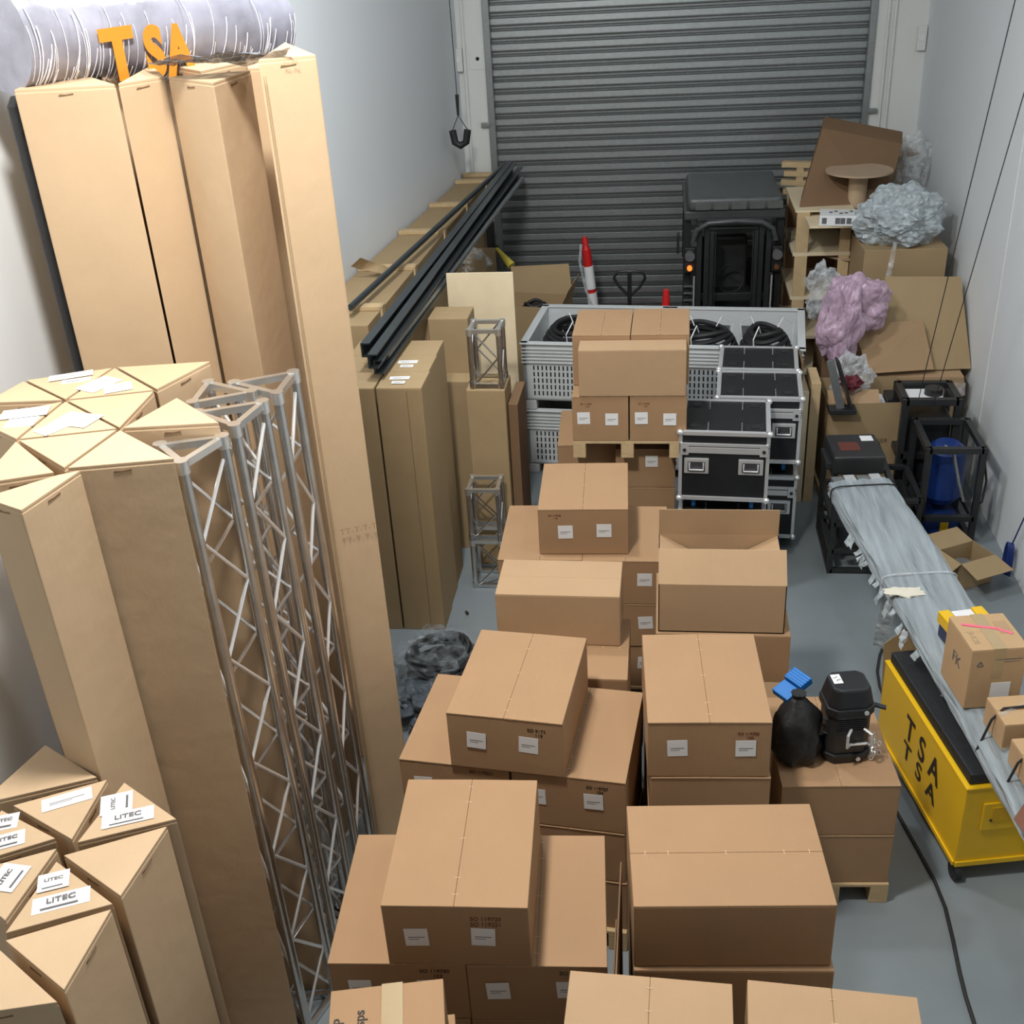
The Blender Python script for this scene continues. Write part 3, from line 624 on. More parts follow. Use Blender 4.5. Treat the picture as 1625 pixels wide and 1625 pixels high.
rail(P(585, 574, 2.26), P(812, 266, 2.33), 'c', 'dark channel rail in the middle of the bundle')
rail(P(594, 583, 2.20), P(822, 272, 2.26), 'c', 'dark channel rail whose open end shows nearest the tall cartons')
rail(P(612, 566, 2.18), P(828, 284, 2.22), 'tube', 'lighter grey tube at the outer side of the rail bundle', m=GALV)
# back left corner
q = PY(783, 435, 13.5)
t = thing('black_post', 'slim black post standing in the far left corner beside the door', 'post', (q.x, 13.5, 0)); MB().box(-.05, .05, -.04, .04, .02, 1.76).build('post', BLK2, t, bevel=.01); MB().box(-.15, .15, -.15, .15, 0, .02).build('foot_plate', BLK2, t)
a, b_ = PY(788, 394, 13.35), PY(812, 422, 13.2)
t = thing('yellow_handle', 'yellow tapered plastic handle tied to the black post', 'handle', a); MB().cyl((0, 0, 0), b_-a, .02, 10, .055).build('grip', YEL2, t, smooth=True); MB().box(-.02, .02, -.01, .06, -.03, .03).build('mount', BLK2, t)
for i, (x, y, Yk, w_, h_, lb) in enumerate(((756, 435, 12.6, .3, .42, 'small taped carton in the far left corner behind the plywood'), (744, 437, 12.15, .24, .3, 'smaller carton left of the taped one in the far left corner'))):
    q = PY(x, y, Yk)
    t = carton((q.x+.06, Yk+.15, 0), 3+4*i, w_, .26, q.z+h_*.55, lb, 'cartons in the far left corner', m=CC, slot=False)
o = crumple(PY(742, 418, 12.3), (.22, .16, .16), .5, 2.5, 4).build('film_heap', CLEAR, None); tag(o, 'crumpled clear film on the cartons in the far left corner', 'plastic film')
# open carton with black cable right of the plywood
q = PY(848, 478, 11.9); bz = q.z-.12
t = thing('open_carton', 'open carton holding black cable, between plywood and grey crates', 'box', (q.x, 11.95, 0), -12)
MB().box(-.36, .36, -.25, -.244, 0, bz+.12).build('side_panel', CC, t); MB().box(-.36, .36, .244, .25, 0, bz+.12).build('side_panel', CC, t)
MB().box(-.36, -.354, -.25, .25, 0, bz+.12).build('side_panel', CC, t); MB().box(.354, .36, -.25, .25, 0, bz+.12).build('side_panel', CC, t)
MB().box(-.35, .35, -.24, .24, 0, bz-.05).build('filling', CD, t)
MB().hexa([(-.36, .25, bz+.12), (.36, .25, bz+.12), (.36, .256, bz+.12), (-.36, .256, bz+.12)], [(-.38, .34, bz+.38), (.3, .34, bz+.44), (.3, .346, bz+.44), (-.38, .346, bz+.38)]).build('flap', CC, t)
MB().hexa([(.36, -.25, bz+.12), (.366, -.25, bz+.12), (.366, .25, bz+.12), (.36, .25, bz+.12)], [(.44, -.2, bz+.30), (.446, -.2, bz+.30), (.446, .25, bz+.36), (.44, .25, bz+.36)]).build('flap', CC, t)
t2 = thing('cable_coil', 'black cable coil lying in the open carton by the plywood', 'cable', (q.x, 11.95, bz-.04))
for i in range(4): MB().tube([((.17-.02*i)*math.cos(k), (.15-.02*i)*math.sin(k), .03+.03*i+.015*math.sin(3*k+i)) for k in [j*math.pi/10 for j in range(20)]], .016, 6, closed=True).build('coil_loop', RUB, t2, smooth=True)
# hanging door chain handle
c = PY(729, 215, 13.2)
t = thing('door_pull', 'black rubber pull hanging on a thin cord beside the left pillar', 'pull handle', c)
q0 = PY(713, 0, 13.2)-c; q1 = PY(725, 150, 13.2)-c; q2 = PY(727, 183, 13.2)-c
MB().cyl(q0+(q0-q1)*1.2, q1, .005, 6).build('cord', BLK2, t); MB().cyl(q1, q2, .022, 8, .014).build('swivel', BLK2, t)
l, r_ = PY(718, 207, 13.2)-c, PY(742, 206, 13.2)-c
MB().cyl(q2, l, .005, 6).build('cord', BLK2, t); MB().cyl(q2, r_, .005, 6).build('cord', BLK2, t)
mm = MB(); mid = PY(731, 231, 13.2)-c; mm.tube([l, (l+mid)/2+Vector((-.02, 0, -.05)), mid, (r_+mid)/2+Vector((.02, 0, -.05)), r_], .042, 10); mm.build('rubber_grip', RUB, t, smooth=True)
# ================================================================ grey perforated crates
def bin_(cx, cy, z, rot, lab, top):
    w_, d_, h_ = 1.30, 1.17, .68
    t = thing('plastic_crate', lab, 'crate', (cx, cy, z), rot, 'grey perforated plastic crates')
    sh = MB(); b0 = .10; x, y = w_/2, d_/2; tk = .045
    sh.box(-x, x, -y, -y+tk, b0, h_).box(-x, x, y-tk, y, b0, h_).box(-x, -x+tk, -y, y, b0, h_).box(x-tk, x, -y, y, b0, h_).box(-x, x, -y, y, b0, b0+.03)
    sh.build('shell', GREYP, t, bevel=.008)
    for sx in (-1, 1):
        for sy in (-1, 1): MB().box(sx*x-(.12 if sx > 0 else 0), sx*x+(.12 if sx < 0 else 0), sy*y-(.12 if sy > 0 else 0), sy*y+(.12 if sy < 0 else 0), 0, b0).build('foot', GREYP, t, bevel=.01)
    for i in range(5): MB().box(-x-.008, x+.008, -y-.014, -y, h_-.05-.035*i, h_-.035-.035*i).build('rib', GREYP, t, bevel=.003)
    r = MB(); r.box(-x-.02, x+.02, -y-.02, -y+tk+.01, h_, h_+.015).box(-x-.02, x+.02, y-tk-.01, y+.02, h_, h_+.015).box(-x-.02, -x+tk+.01, -y, y, h_, h_+.015).box(x-tk-.01, x+.02, -y, y, h_, h_+.015); r.build('rim', GREYP, t, bevel=.005)
    s = MB()
    for i in range(27):
        if 12 <= i <= 14: continue
        for j in range(5): s.box(-.54+i*.0415-.007, -.54+i*.0415+.007, -y-.002, -y+.01, .155+j*.066, .155+j*.066+.045)
    s.build('slots', DARK, t)['kind'] = 'stuff'
    if top:
        for u in (-.42, .05):
            MB().box(u, u+.36, y-tk-.003, y-tk, .40, .52).build('recessed_panel', GALV, t)
    return t
a = R(-5.6)
for k, nm in ((0, 'lower'), (1, 'upper')):
    for s_, sd in ((-1, 'left'), (1, 'right')):
        bin_(.04+s_*.672*math.cos(a), 10.68+s_*.672*math.sin(a), .0+.70*k, -5.6, '%s %s grey perforated plastic crate behind the rear cartons' % (nm, sd), k)
for i, (x, y, lb) in enumerate(((-.78, 10.70, 'black cable coil tied with white ties in the left grey crate'), (.42, 10.55, 'black cable coil lying at the left of the right grey crate'), (1.0, 10.50, 'black cable coil at the right end of the right grey crate'))):
    t = thing('cable_coil', lb, 'cable', (x, y, .90), 0, 'cable coils in the grey crates')
    for j in range(11):
        rr_ = .40-.03*(j % 6)-.05*i; MB().tube([(rr_*math.cos(k)*(1-.1*i), rr_*.85*math.sin(k), .04+.045*j+.02*math.sin(2*k+j)) for k in [m*math.pi/14 for m in range(28)]], .026, 7, closed=True).build('coil_loop', RUB, t, smooth=True)
    for k in (.6, 2.3, 4.3): MB().tube([(.3*math.cos(k)+.02, .26*math.sin(k), .1), (.34*math.cos(k), .3*math.sin(k), .5), (.2*math.cos(k), .17*math.sin(k), .585), (.14*math.cos(k), .12*math.sin(k), .5)], .006, 5).build('cable_tie', WHITE, t)
# ================================================================ flight cases
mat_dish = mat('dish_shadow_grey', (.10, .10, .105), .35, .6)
def fcase(cx, cy, z, rot, lab, w_=.69, d_=.62, top=False):
    t = thing('flight_case', lab, 'flight case', (cx, cy, z), rot, 'black flight cases with silver edges'); x, y = w_/2, d_/2; zb_ = .12; h_ = .72; ls = h_-.13
    MB().box(-x+.01, x-.01, -y+.01, y-.01, zb_+.005, ls).build('body', BLK, t, bevel=.004)
    lid = MB().box(-x+.01, x-.01, -y+.01, y-.01, ls+.003, h_-.006).build('lid', BLK, t, bevel=.004)
    e = MB(); k = .016
    for z0, z1 in ((zb_, zb_+.035), (ls-.055, ls-.004)):
        e.box(-x, x, -y, -y+k, z0, z1).box(-x, x, y-k, y, z0, z1).box(-x, -x+k, -y, y, z0, z1).box(x-k, x, -y, y, z0, z1)
    for sx in (-1, 1):
        for sy in (-1, 1): e.box(min(sx*x, sx*(x-.028)), max(sx*x, sx*(x-.028)), min(sy*y, sy*(y-.028)), max(sy*y, sy*(y-.028)), zb_, ls-.004)
    e.build('edge_profile', ALUB, t, bevel=.003)
    e = MB(); z0, z1 = ls+.004, ls+.03
    e.box(-x, x, -y, -y+k, z0, z1).box(-x, x, y-k, y, z0, z1).box(-x, -x+k, -y, y, z0, z1).box(x-k, x, -y, y, z0, z1)
    z0, z1 = h_-.034, h_
    e.box(-x, x, -y, -y+.036, z0, z1).box(-x, x, y-.036, y, z0, z1).box(-x, -x+.036, -y, y, z0, z1).box(x-.036, x, -y, y, z0, z1)
    for sx in (-1, 1):
        for sy in (-1, 1): e.box(min(sx*x, sx*(x-.028)), max(sx*x, sx*(x-.028)), min(sy*y, sy*(y-.028)), max(sy*y, sy*(y-.028)), ls+.004, h_)
    e.build('edge_profile', ALUB, lid, bevel=.003)
    for sx in (-1, 1):
        for sy in (-1, 1):
            for zz, pp in ((h_-.012, lid), (zb_+.012, t)):
                b = bmesh.new(); bmesh.ops.create_icosphere(b, subdivisions=2, radius=.027); m2 = MB(); m2.add([v.co+Vector((sx*(x-.008), sy*(y-.008), zz)) for v in b.verts], [[q.index for q in f.verts] for f in b.faces]); b.free(); m2.build('ball_corner', ALUB, pp, smooth=True)
            cxx, cyy = sx*(x-.12), sy*(y-.12)
            MB().cyl((cxx, cyy, 0), (cxx, cyy, .0), .05, 12) if 0 else None
            MB().cyl((cxx-.015, cyy, .045), (cxx+.015, cyy, .045), .043, 16).build('castor_wheel', CYAN if sy < 0 else RUB, t, smooth=True)
            MB().box(cxx-.028, cxx+.028, cyy-.03, cyy+.03, .088, zb_+.003).build('castor_mount', ALUB, t)
            dsh = MB(); dsh.box(cxx-.07, cxx+.07, cyy-.06, cyy+.06, h_-.007, h_-.003); dd = dsh.build('castor_dish', RUB, lid, bevel=.002); MB().cyl((cxx, cyy, h_-.003), (cxx, cyy, h_+.002), .04, 16).build('dish_ring', BLK2, dd, smooth=True)
            for i in range(5): MB().cyl((cxx-sx*.10, cyy-.07+.035*i, h_-.006), (cxx-sx*.10, cyy-.07+.035*i, h_-.001), .005, 6).build('rivet', ALUB, lid)
    for hx in (-.21, .21):
        hm = MB().box(hx-.095, hx+.095, -y-.005, -y+.012, .36, .49).build('handle_dish', ALUB, t, bevel=.004)
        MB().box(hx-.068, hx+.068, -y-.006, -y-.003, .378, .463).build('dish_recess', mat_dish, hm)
        mm = MB(); mm.tube([(hx-.055, -y-.008, .455), (hx-.055, -y-.022, .40), (hx+.055, -y-.022, .40), (hx+.055, -y-.008, .455)], .008, 8); mm.build('handle_bar', ALUB, hm, smooth=True)
    for lx in (-x+.045, x-.045):
        lt = MB().box(lx-.032, lx+.032, -y-.008, -y+.002, ls-.07, ls+.035).build('latch', ALUB, t, bevel=.004); MB().cyl((lx, -y-.016, ls-.025), (lx, -y-.006, ls-.025), .014, 10).build('latch_twist', BLK2, lt)
    return t
for (x, y, rt, nm, ww, dd) in ((.52, 8.37, -4, 'front', .70, .665), (.83, 9.03, -3.7, 'middle', .705, .60), (.868, 9.655, -4.5, 'rear', .69, .585)):
    fcase(x, y, 0, rt, 'black flight case at the bottom of the %s stack of cases' % nm, ww, dd)
    fcase(x, y, .72, rt, 'black flight case on top of the %s stack of cases' % nm, ww, dd)
# ================================================================ bollard, pallet jack, forklift by the door
a, b_ = PY(928, 380, 13.3), PY(946, 520, 13.3)
lean = (a-b_)/(a.z-b_.z)
base = b_-lean*(b_.z-.06); t = thing('traffic_bollard', 'leaning red and white traffic bollard before the roller door', 'bollard', (base.x, base.y, 0))
f_ = lambda z: lean*(z-.06)+Vector((0, 0, .06+0)) if 0 else Vector((lean.x*(z-.06), lean.y*(z-.06), z))
MB().cyl((0, 0, 0), (0, 0, .06), .16, 8, .14).build('rubber_base', RUB, t)
zt_ = a.z; MB().cyl(f_(.06), f_(zt_-.12), .062, 16, .055).build('post', RED, t, smooth=True)
MB().cyl(f_(.75), f_(.92), .064, 16, .064).build('reflective_band', REFL, t, smooth=True); MB().cyl(f_(zt_-.60), f_(zt_-.32), .0615, 16, .0605).build('reflective_band', REFL, t, smooth=True)
MB().cyl(f_(zt_-.12), f_(zt_-.05), .05, 14, .03).build('neck', RED, t, smooth=True); MB().cyl(f_(zt_-.05), f_(zt_+.03), .045, 14, .03).build('loop_top', RED, t, smooth=True)
mm = MB(); mm.tube([f_(zt_-.05)+Vector((-.05, -.03, 0)), f_(zt_-.25)+Vector((-.09, -.05, 0)), f_(zt_-.6)+Vector((-.06, -.06, 0)), f_(zt_-.9)+Vector((0.02, -.07, 0))], .018, 6); mm.build('tape_tail', CLEAR, t)
c = PY(999, 475, 12.9); t = thing('pallet_jack', 'black pallet jack with its looped handle upright before the door', 'pallet jack', (c.x, 12.9, 0))
o = Vector((c.x, 12.9, 0)); hz = lambda x, y: PY(x, y, 12.9)-o
MB().cyl((0, 0, .25), hz(999, 470), .022, 10).build('handle_shaft', BLK2, t, smooth=True)
mm = MB(); mm.tube([hz(*p) for p in ((999, 470), (983, 455), (974, 441), (980, 432), (992, 430), (1008, 430), (1020, 432), (1024, 441), (1015, 456), (999, 470))], .017, 8); mm.build('handle_loop', BLK2, t, smooth=True)
MB().bar(hz(999, 430), hz(999, 475), .06, .05).build('control_block', BLK2, t, bevel=.006)
MB().box(-.14, .14, -.1, .1, .05, .35).build('pump_body', RED, t, bevel=.02)
for x in (-.19, .19): MB().box(x-.08, x+.08, .1, 1.15, .06, .11).build('fork', RED, t, bevel=.01)
MB().cyl((-.06, 0, .08), (.06, 0, .08), .08, 16).build('wheel', RUB, t, smooth=True)
# forklift, mast towards the viewer
t = thing('forklift', 'black forklift with its mast raised facing the viewer, parked at the roller door', 'forklift', (.78, 12.3, 0), 0)
for i, x in enumerate((-.37, -.29, .29, .37)): MB().box(x-.028, x+.028, -.03, .09, .12, 1.98).build('mast_rail', BLK2, t, bevel=.006)
for i, x in enumerate((-.235, .235)): MB().box(x-.022, x+.022, -.06, 0, .12, 1.9).build('inner_mast_rail', BLK2, t, bevel=.006)
for z in (.35, 1.1, 1.93): MB().box(-.40, .40, .02, .08, z, z+.09).build('mast_crossbar', BLK2, t, bevel=.008)
mm = MB(); mm.tube([(-.44, -.06, 1.80), (-.40, -.08, 1.93), (-.28, -.09, 2.0), (0, -.1, 2.02), (.28, -.09, 2.0), (.40, -.08, 1.93), (.44, -.06, 1.80)], .03, 10); mm.build('mast_bow', mat('worn_black_paint', (.06, .065, .066), .35, nz=.3), t, smooth=True)
MB().cyl((-.33, .12, .2), (-.33, .12, 1.8), .025, 12).build('lift_cylinder', BLK2, t, smooth=True); MB().cyl((.33, .12, .2), (.33, .12, 1.8), .025, 12).build('lift_cylinder', BLK2, t, smooth=True)
for x in (-.20, .20): MB().box(x-.005, x+.005, -.07, -.06, .3, 1.9).build('lift_chain', BLK2, t)
for z in (.25, .6): MB().box(-.45, .45, -.12, -.07, z, z+.08).build('fork_carriage', BLK2, t, bevel=.006)
for x in (-.25, .25): MB().box(x-.05, x+.05, -.16, -.12, .05, .75).box(x-.05, x+.05, -1.0, -.12, .05, .09).build('fork', BLK2, t, bevel=.006)
MB().box(-.5, .5, .25, 1.75, .25, .95).build('chassis', BLK, t, bevel=.05, seg=3)
MB().box(-.5, .5, 1.2, 1.8, .3, 1.25).build('counterweight', BLK2, t, bevel=.08, seg=3)
roof = MB().box(-.54, .54, .05, 1.5, 2.0, 2.10).build('roof_panel', mat('roof_dusty_black', (.05, .055, .055), .42, nz=.4, nscale=5), t, bevel=.02)
mm = MB().box(-.50, .50, .0, 1.3, 2.10, 2.25); [MB().box(-.42+.19*k, -.26+.19*k, -.006, .0, 2.12, 2.20).build('roof_patch', mat('patch_dull', (.10, .105, .10), .25, nz=.3), roof, bevel=.01) for k in range(5)]; mm.build('roof_cover', mat('roof_cover_sheet', (.075, .08, .082), .35, nz=.3, nscale=6, bump=.3), t, smooth=True, bevel=.06, seg=4)  # row of flat, slightly lighter patches across the front of the roof cover
for x in (-.5, .5):
    MB().bar((x, .2, .95), (x, .16, 2.04), .10, .08).build('roof_post', BLK2, t, bevel=.01); MB().bar((x, 1.5, 1.2), (x, 1.4, 2.04), .06, .06).build('roof_post', BLK2, t, bevel=.01)
MB().box(-.2, .2, .70, .84, 1.0, 1.66).build('seat_back', mat('seat_vinyl', (.045, .047, .05), .35, nz=.3), t, bevel=.05, seg=3); MB().box(-.25, .25, .4, .8, .92, 1.05).build('seat_cushion', FABK, t, bevel=.04, seg=3)
for k in range(4): MB().box(-.33, .33, 1.0, 1.05, 1.55+.07*k, 1.585+.07*k).build('rear_grille_bar', GALV, t)
mm = MB(); mm.tube([(.15*math.cos(k), .35+.06*math.sin(k), 1.25+.14*math.sin(k)) for k in [i*math.pi/8 for i in range(16)]], .012, 6, closed=True); mm.build('steering_wheel', RUB, t, smooth=True)
for s_ in (-1, 1):
    x = s_*.47; MB().cyl((x, .04, 1.62), (x, -.02, 1.62), .055, 14).build('headlight', mat('lamp_glass', (.13, .13, .135), .15), t, smooth=True); MB().cyl((x, .04, 1.48), (x, .0, 1.48), .028, 12).build('indicator', ORNG if s_ < 0 else mat('indicator_dull', (.15, .06, .02), .4), t, smooth=True)
    MB().box(x-.06, x+.06, .04, .1, 1.42, 1.7).build('lamp_bracket', BLK2, t, bevel=.01)
    MB().box(s_*.60-.015, s_*.60+.015, .1, .16, 1.62, 1.85).build('side_mirror', BLK2, t, bevel=.01)
    MB().cyl((s_*.42, -.02, .8), (s_*.42, -.02, 1.4), .010, 8).build('hydraulic_pipe', ALUB, t, smooth=True)
    for y in (.45, 1.45): MB().cyl((s_*.40, y, .25), (s_*.56, y, .25), .25, 20).build('tyre', RUB, t, smooth=True)
for k in range(4): MB().box(-.53, -.43, .1, .13, 1.0+.08*k, 1.015+.08*k).build('vent_slat', GALV, t)
q = PY(1069, 468, 11.75); t = thing('red_cone', 'red tip of a traffic cone beside the forklift', 'cone', (q.x-.08, 11.75, 0)); MB().cyl((0, 0, .03), (0, 0, q.z+.06), .16, 16, .03).build('cone', RED, t, smooth=True); MB().box(-.18, .18, -.18, .18, 0, .03).build('base', RUB, t)
# ================================================================ back right corner
def ocrate(x0, x1, y0, y1, z0, z1, lab):
    t = thing('timber_crate', lab, 'crate', ((x0+x1)/2, (y0+y1)/2, z0), 0, 'open timber crates by the far right corner'); w_, d_, h_ = (x1-x0)/2, (y1-y0)/2, z1-z0
    MB().box(-w_-.02, w_, -d_, d_, 0, .018).build('board', PLY, t); MB().box(-w_-.02, w_, -d_, d_, h_-.018, h_).build('board', PLY, t)
    for sx in (-1, 1):
        for sy in (-1, 1): MB().box(sx*w_-(.13 if sx > 0 else 0), sx*w_+(.13 if sx < 0 else 0), sy*d_-(.03 if sy > 0 else 0), sy*d_+(.03 if sy < 0 else 0), .018, h_-.018).build('post', WOOD, t, bevel=.003)
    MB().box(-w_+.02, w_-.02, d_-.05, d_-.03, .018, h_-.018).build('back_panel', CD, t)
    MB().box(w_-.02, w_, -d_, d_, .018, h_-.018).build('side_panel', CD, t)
    return t
zz = [(.0, .36), (.36, .78), (.78, 1.225), (1.225, 1.70), (1.70, 2.16)]
for i, (z0, z1) in enumerate(zz): ocrate(1.40, 1.98, 12.0, 13.1, z0+.001, z1, '%s of the open timber crates stacked by the far right corner' % ('lowest', 'second lowest', 'middle', 'second from the top', 'topmost')[i])
def hexpx(px, y0, y1s, name, lab, cat, m, parts='body', **k):
    fr = [PY(x, y, y0+dy) for (x, y, dy) in px]; c = sum(fr, Vector((0, 0, 0)))/4; t = thing(name, lab, cat, (c.x, c.y, min(p.z for p in fr)))
    MB().hexa(fr, [p+Vector(y1s) for p in fr]).build(parts, m, t, world=True, bevel=.004); return t
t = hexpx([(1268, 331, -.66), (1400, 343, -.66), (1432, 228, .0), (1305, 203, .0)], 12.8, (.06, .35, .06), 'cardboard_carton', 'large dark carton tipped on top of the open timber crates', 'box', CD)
fr = [PY(x, y, 12.66) for x, y in ((1292, 300), (1395, 318), (1400, 285), (1310, 276))]
MB().hexa(fr, [p+Vector((0, .006, 0)) for p in fr]).build('flap', CD, t, world=True)
# pallet standing on edge left of it
q = PY(1250, 300, 13.2); t = thing('pallet_end', 'ends of pale pine boards sticking out left of the tipped dark carton', 'pallet', (q.x+.05, 13.35, 1.98), -15)
for k in range(4): MB().box(-.08-.03*(k % 2), .30, -.05, .05, .05+.10*k, .11+.10*k).build('board', WOOD, t, bevel=.003)
for s_ in (.1, .25): MB().box(s_-.04, s_+.04, -.045, .045, 0, .36).build('block', WOOD, t)
def reel(x, y, z0, z1, rf, rc, lab):
    t = thing('cable_reel', lab, 'cable reel', (x, y, z0), 0, 'empty wooden cable reels in the far right corner')
    MB().cyl((0, 0, 0), (0, 0, .018), rf, 36).build('flange', SPOOLW, t); MB().cyl((0, 0, z1-z0-.018), (0, 0, z1-z0), rf, 36).build('flange', SPOOLW, t)
    MB().cyl((0, 0, .018), (0, 0, z1-z0-.018), rc, 24).build('core', cardmat('reel_core', (.5, .37, .24)), t, smooth=True); return t
carton((2.42, 12.45, 0), 3, .8, .85, .84, 'lower carton carrying the cable reels in the far right corner', 'cartons under the reels', m=CC)
carton((2.42, 12.45, .842), 3, .8, .85, .78, 'upper carton carrying the cable reels in the far right corner', 'cartons under the reels', m=CC)
q = PY(1362, 275, 12.2)
reel(q.x+.02, 12.28, 1.63, 2.04, .32, .12, 'lower cable reel, half hidden by bubble wrap'); reel(q.x+.02, 12.28, 2.045, q.z+.02, .34, .095, 'cable reel with a wide flange before the tipped dark carton')
q = PY(1420, 243, 13.5); reel(min(q.x, 2.62), 13.5, 1.2, q.z+.02, .26, .12, 'highest cable reel, by the far right pillar')
carton((2.5, 13.5, 0), 0, .7, .7, 1.198, 'carton under the highest cable reel', None, m=CC)
# white printed box
q = PY(1328, 348, 11.85); t = thing('printed_box', 'small white printed box with black pictures before the reels', 'box', (q.x, 11.72, q.z), -8)
sp = thing('timber_plank', 'plank across the open crates carrying the white printed box', 'plank', (q.x, 11.9, q.z-.024)); MB().box(-.3, .32, -.3, .3, 0, .022).build('board', PLY, sp)
MB().box(-.19, .19, -.14, .14, 0, .10).build('body', WHITE, t, bevel=.004)
for i, x in enumerate((-.13, .0, .05, .11)): MB().box(x-.035, x+.012, -.1415, -.1400, .02, .08).build('printed_picture', INK, t)
for i in range(6): MB().box(-.1+.05*i, -.065+.05*i, -.02+.05*math.sin(i*2), .03+.05*math.sin(i*2), .1005, .1015).build('printed_picture', INK, t)
# carton with bubble wrap
carton((2.40, 11.68, 0), 2, .78, .7, .90, 'lower carton under the one with bubble wrap', 'cartons by the right wall', m=CC)
t = carton((2.38, 11.68, .902), 2, .80, .72, 1.02, 'brown carton with crumpled bubble wrap bulging out of its top', 'cartons by the right wall', m=CC, top=False)
c = PY(1430, 346, 11.6)
o = crumple((c.x, c.y, c.z), (.38, .34, .31), .30, 1.9, 5, 5, hf=1.3).build('bubble_wrap', BUBBLE, None); tag(o, 'big crumpled heap of grey bubble wrap on the brown carton by the right wall', 'bubble wrap')
drape([PY(1418, 385, 11.22), PY(1424, 385, 11.22), PY(1414, 440, 11.15), PY(1405, 440, 11.15)], 4, 14, .02, 8, 4).build('film_strip', CLEAR, o)
o = crumple(PY(1447, 275, 13.3), (.20, .18, .42), .3, 2, 8, 4).build('film_roll', CLEAR, None); tag(o, 'hazy clear film bag in the corner behind the bubble wrap', 'plastic film')
# bale, sheets
for k, lb in enumerate(('lower carton under the film wrapped bale', 'upper carton under the film wrapped bale')): carton((2.37, 10.72, k*.39), 0, .9, .78, .388, lb, 'cartons under the bale', m=CC)
t = thing('cardboard_bale', 'flat bale of folded cardboard wrapped in clear film by the right wall', 'bale', (2.37, 10.68, .78))
for k in range(6): MB().box(-.49+.01*(k % 2), .48-.008*(k % 3), -.38, .40, .003+.034*k, .034+.034*k).build('folded_sheet', CE if k % 2 else CC, t, bevel=.002)
for a4 in (((-.49, -.395, .0), (.49, -.395, .02), (.48, -.395, .15), (-.5, -.395, .14)),): drape(a4, 24, 6, .012, 9, 6).build('film', plasticmat('bale_film', (.7, .66, .66), .45, .15), t)
fr = [P(1392, 590, 1.0), P(1541, 585, 1.0), PY(1525, 441, 11.05), PY(1405, 441, 11.05)]
tag(MB().hexa(fr, [p+Vector((0, .012, .01)) for p in fr]).build('cardboard_sheet', CC, None), 'large pale cardboard sheet leaning back against the right wall', 'cardboard')
fr = [P(1378, 593, 1.04), P(1482, 586, 1.04), PY(1465, 511, 10.62), PY(1355, 517, 10.58)]
tag(MB().hexa(fr, [p+Vector((0, .012, .01)) for p in fr]).build('cardboard_sheet', cardmat('kraft_mid', (.37, .245, .135)), None), 'smaller darker cardboard sheet lying before the large pale one', 'cardboard')
fr = [P(1492, 600, 1.0)+Vector((.0, .1, 0)), P(1500, 600, 1.0)+Vector((0, .1, 0)), PY(1392, 478, 10.9), PY(1378, 480, 10.9)]
# pink and clear film
o = crumple(PY(1368, 478, 10.55), (.27, .2, .24), .5, 1.3, 11, 5, hf=.2).build('pink_film', PINK, None); tag(o, 'upper bulge of crumpled pink bubble film beside the pale sheet', 'bubble film')
o = crumple(PY(1333, 520, 10.3), (.17, .16, .36), .5, 1.5, 14, 5, hf=.2).build('pink_film', PINK, None); tag(o, 'lower hanging fold of crumpled pink bubble film', 'bubble film')
o = crumple(PY(1306, 462, 11.2), (.15, .12, .26), .6, 2, 17, 4).build('film_heap', CLEAR, None); tag(o, 'crumpled clear film left of the pink film', 'plastic film')
o = crumple(PY(1352, 600, 10.0), (.16, .10, .2), .6, 2.3, 19, 4).build('film_heap', CLEAR, None); tag(o, 'crumpled clear film hanging below the pink film', 'plastic film')
tag(crumple(PY(1350, 607, 9.86), (.09, .06, .06), .7, 3, 21, 3).build('red_cloth', mat('dark_red_cloth', (.12, .015, .025), .8), None), 'crumpled dark red cloth among the clear film', 'cloth')
carton((1.72, 10.75, 0), 0, .36, .6, 1.2, 'narrow carton behind the film carrying the pink sheets', None, m=CD, slot=False)
# open brown carton
t = thing('open_carton', 'open brown carton with printed capitals standing by the right wall', 'box', (1.87, 10.0, .0), 2)
w_, d_, hh_, z0 = .36, .27, .96, .10
MB().box(-w_, w_, -d_, -d_+.006, z0, hh_).build('front_panel', CC, t); MB().box(-w_, w_, d_-.006, d_, z0, hh_+.04).build('side_panel', CC, t); MB().box(-w_, -w_+.006, -d_, d_, z0, hh_).build('side_panel', CC, t); MB().box(w_-.006, w_, -d_, d_, z0, hh_).build('side_panel', CC, t); MB().box(-w_, w_, -d_, d_, z0, z0+.006).build('bottom_panel', CC, t)
MB().hexa([(-w_, -d_, hh_), (.1, -d_, hh_), (.1, -d_+.005, hh_), (-w_, -d_+.005, hh_)], [(-w_+.02, -d_+.2, hh_+.05), (.12, -d_+.2, hh_+.05), (.12, -d_+.205, hh_+.05), (-w_+.02, -d_+.205, hh_+.05)]).build('flap', CE, t)
text('JET T HOSER', .062, t, (.03, -d_-.001, .58), (R(90), 0, 0), BLKINK, 'printed_capitals', bold=-.001)
sticker(t, (.23, -d_, .17), (1, 0, 0), (0, 0, 1), (0, -1, 0), .13, .09)
pallet((1.87, 10.0, 0), 2, .76, .56, 'low pallet under the open brown carton with capitals', hh=.099)
for i, (x, z_, m_) in enumerate(((.15, .80, WHITE), (.26, .84, BLK2), (0, .82, BLK2))):
    tag(MB().box(1.87+x-.05, 1.87+x+.05, 9.9, 10.15, .2, z_+.08).build('packed_item', m_, None, bevel=.01), ('white' if i == 0 else ('right black' if i == 1 else 'left black'))+' packed item standing inside the open brown carton', 'packed item', 'items inside the open brown carton')
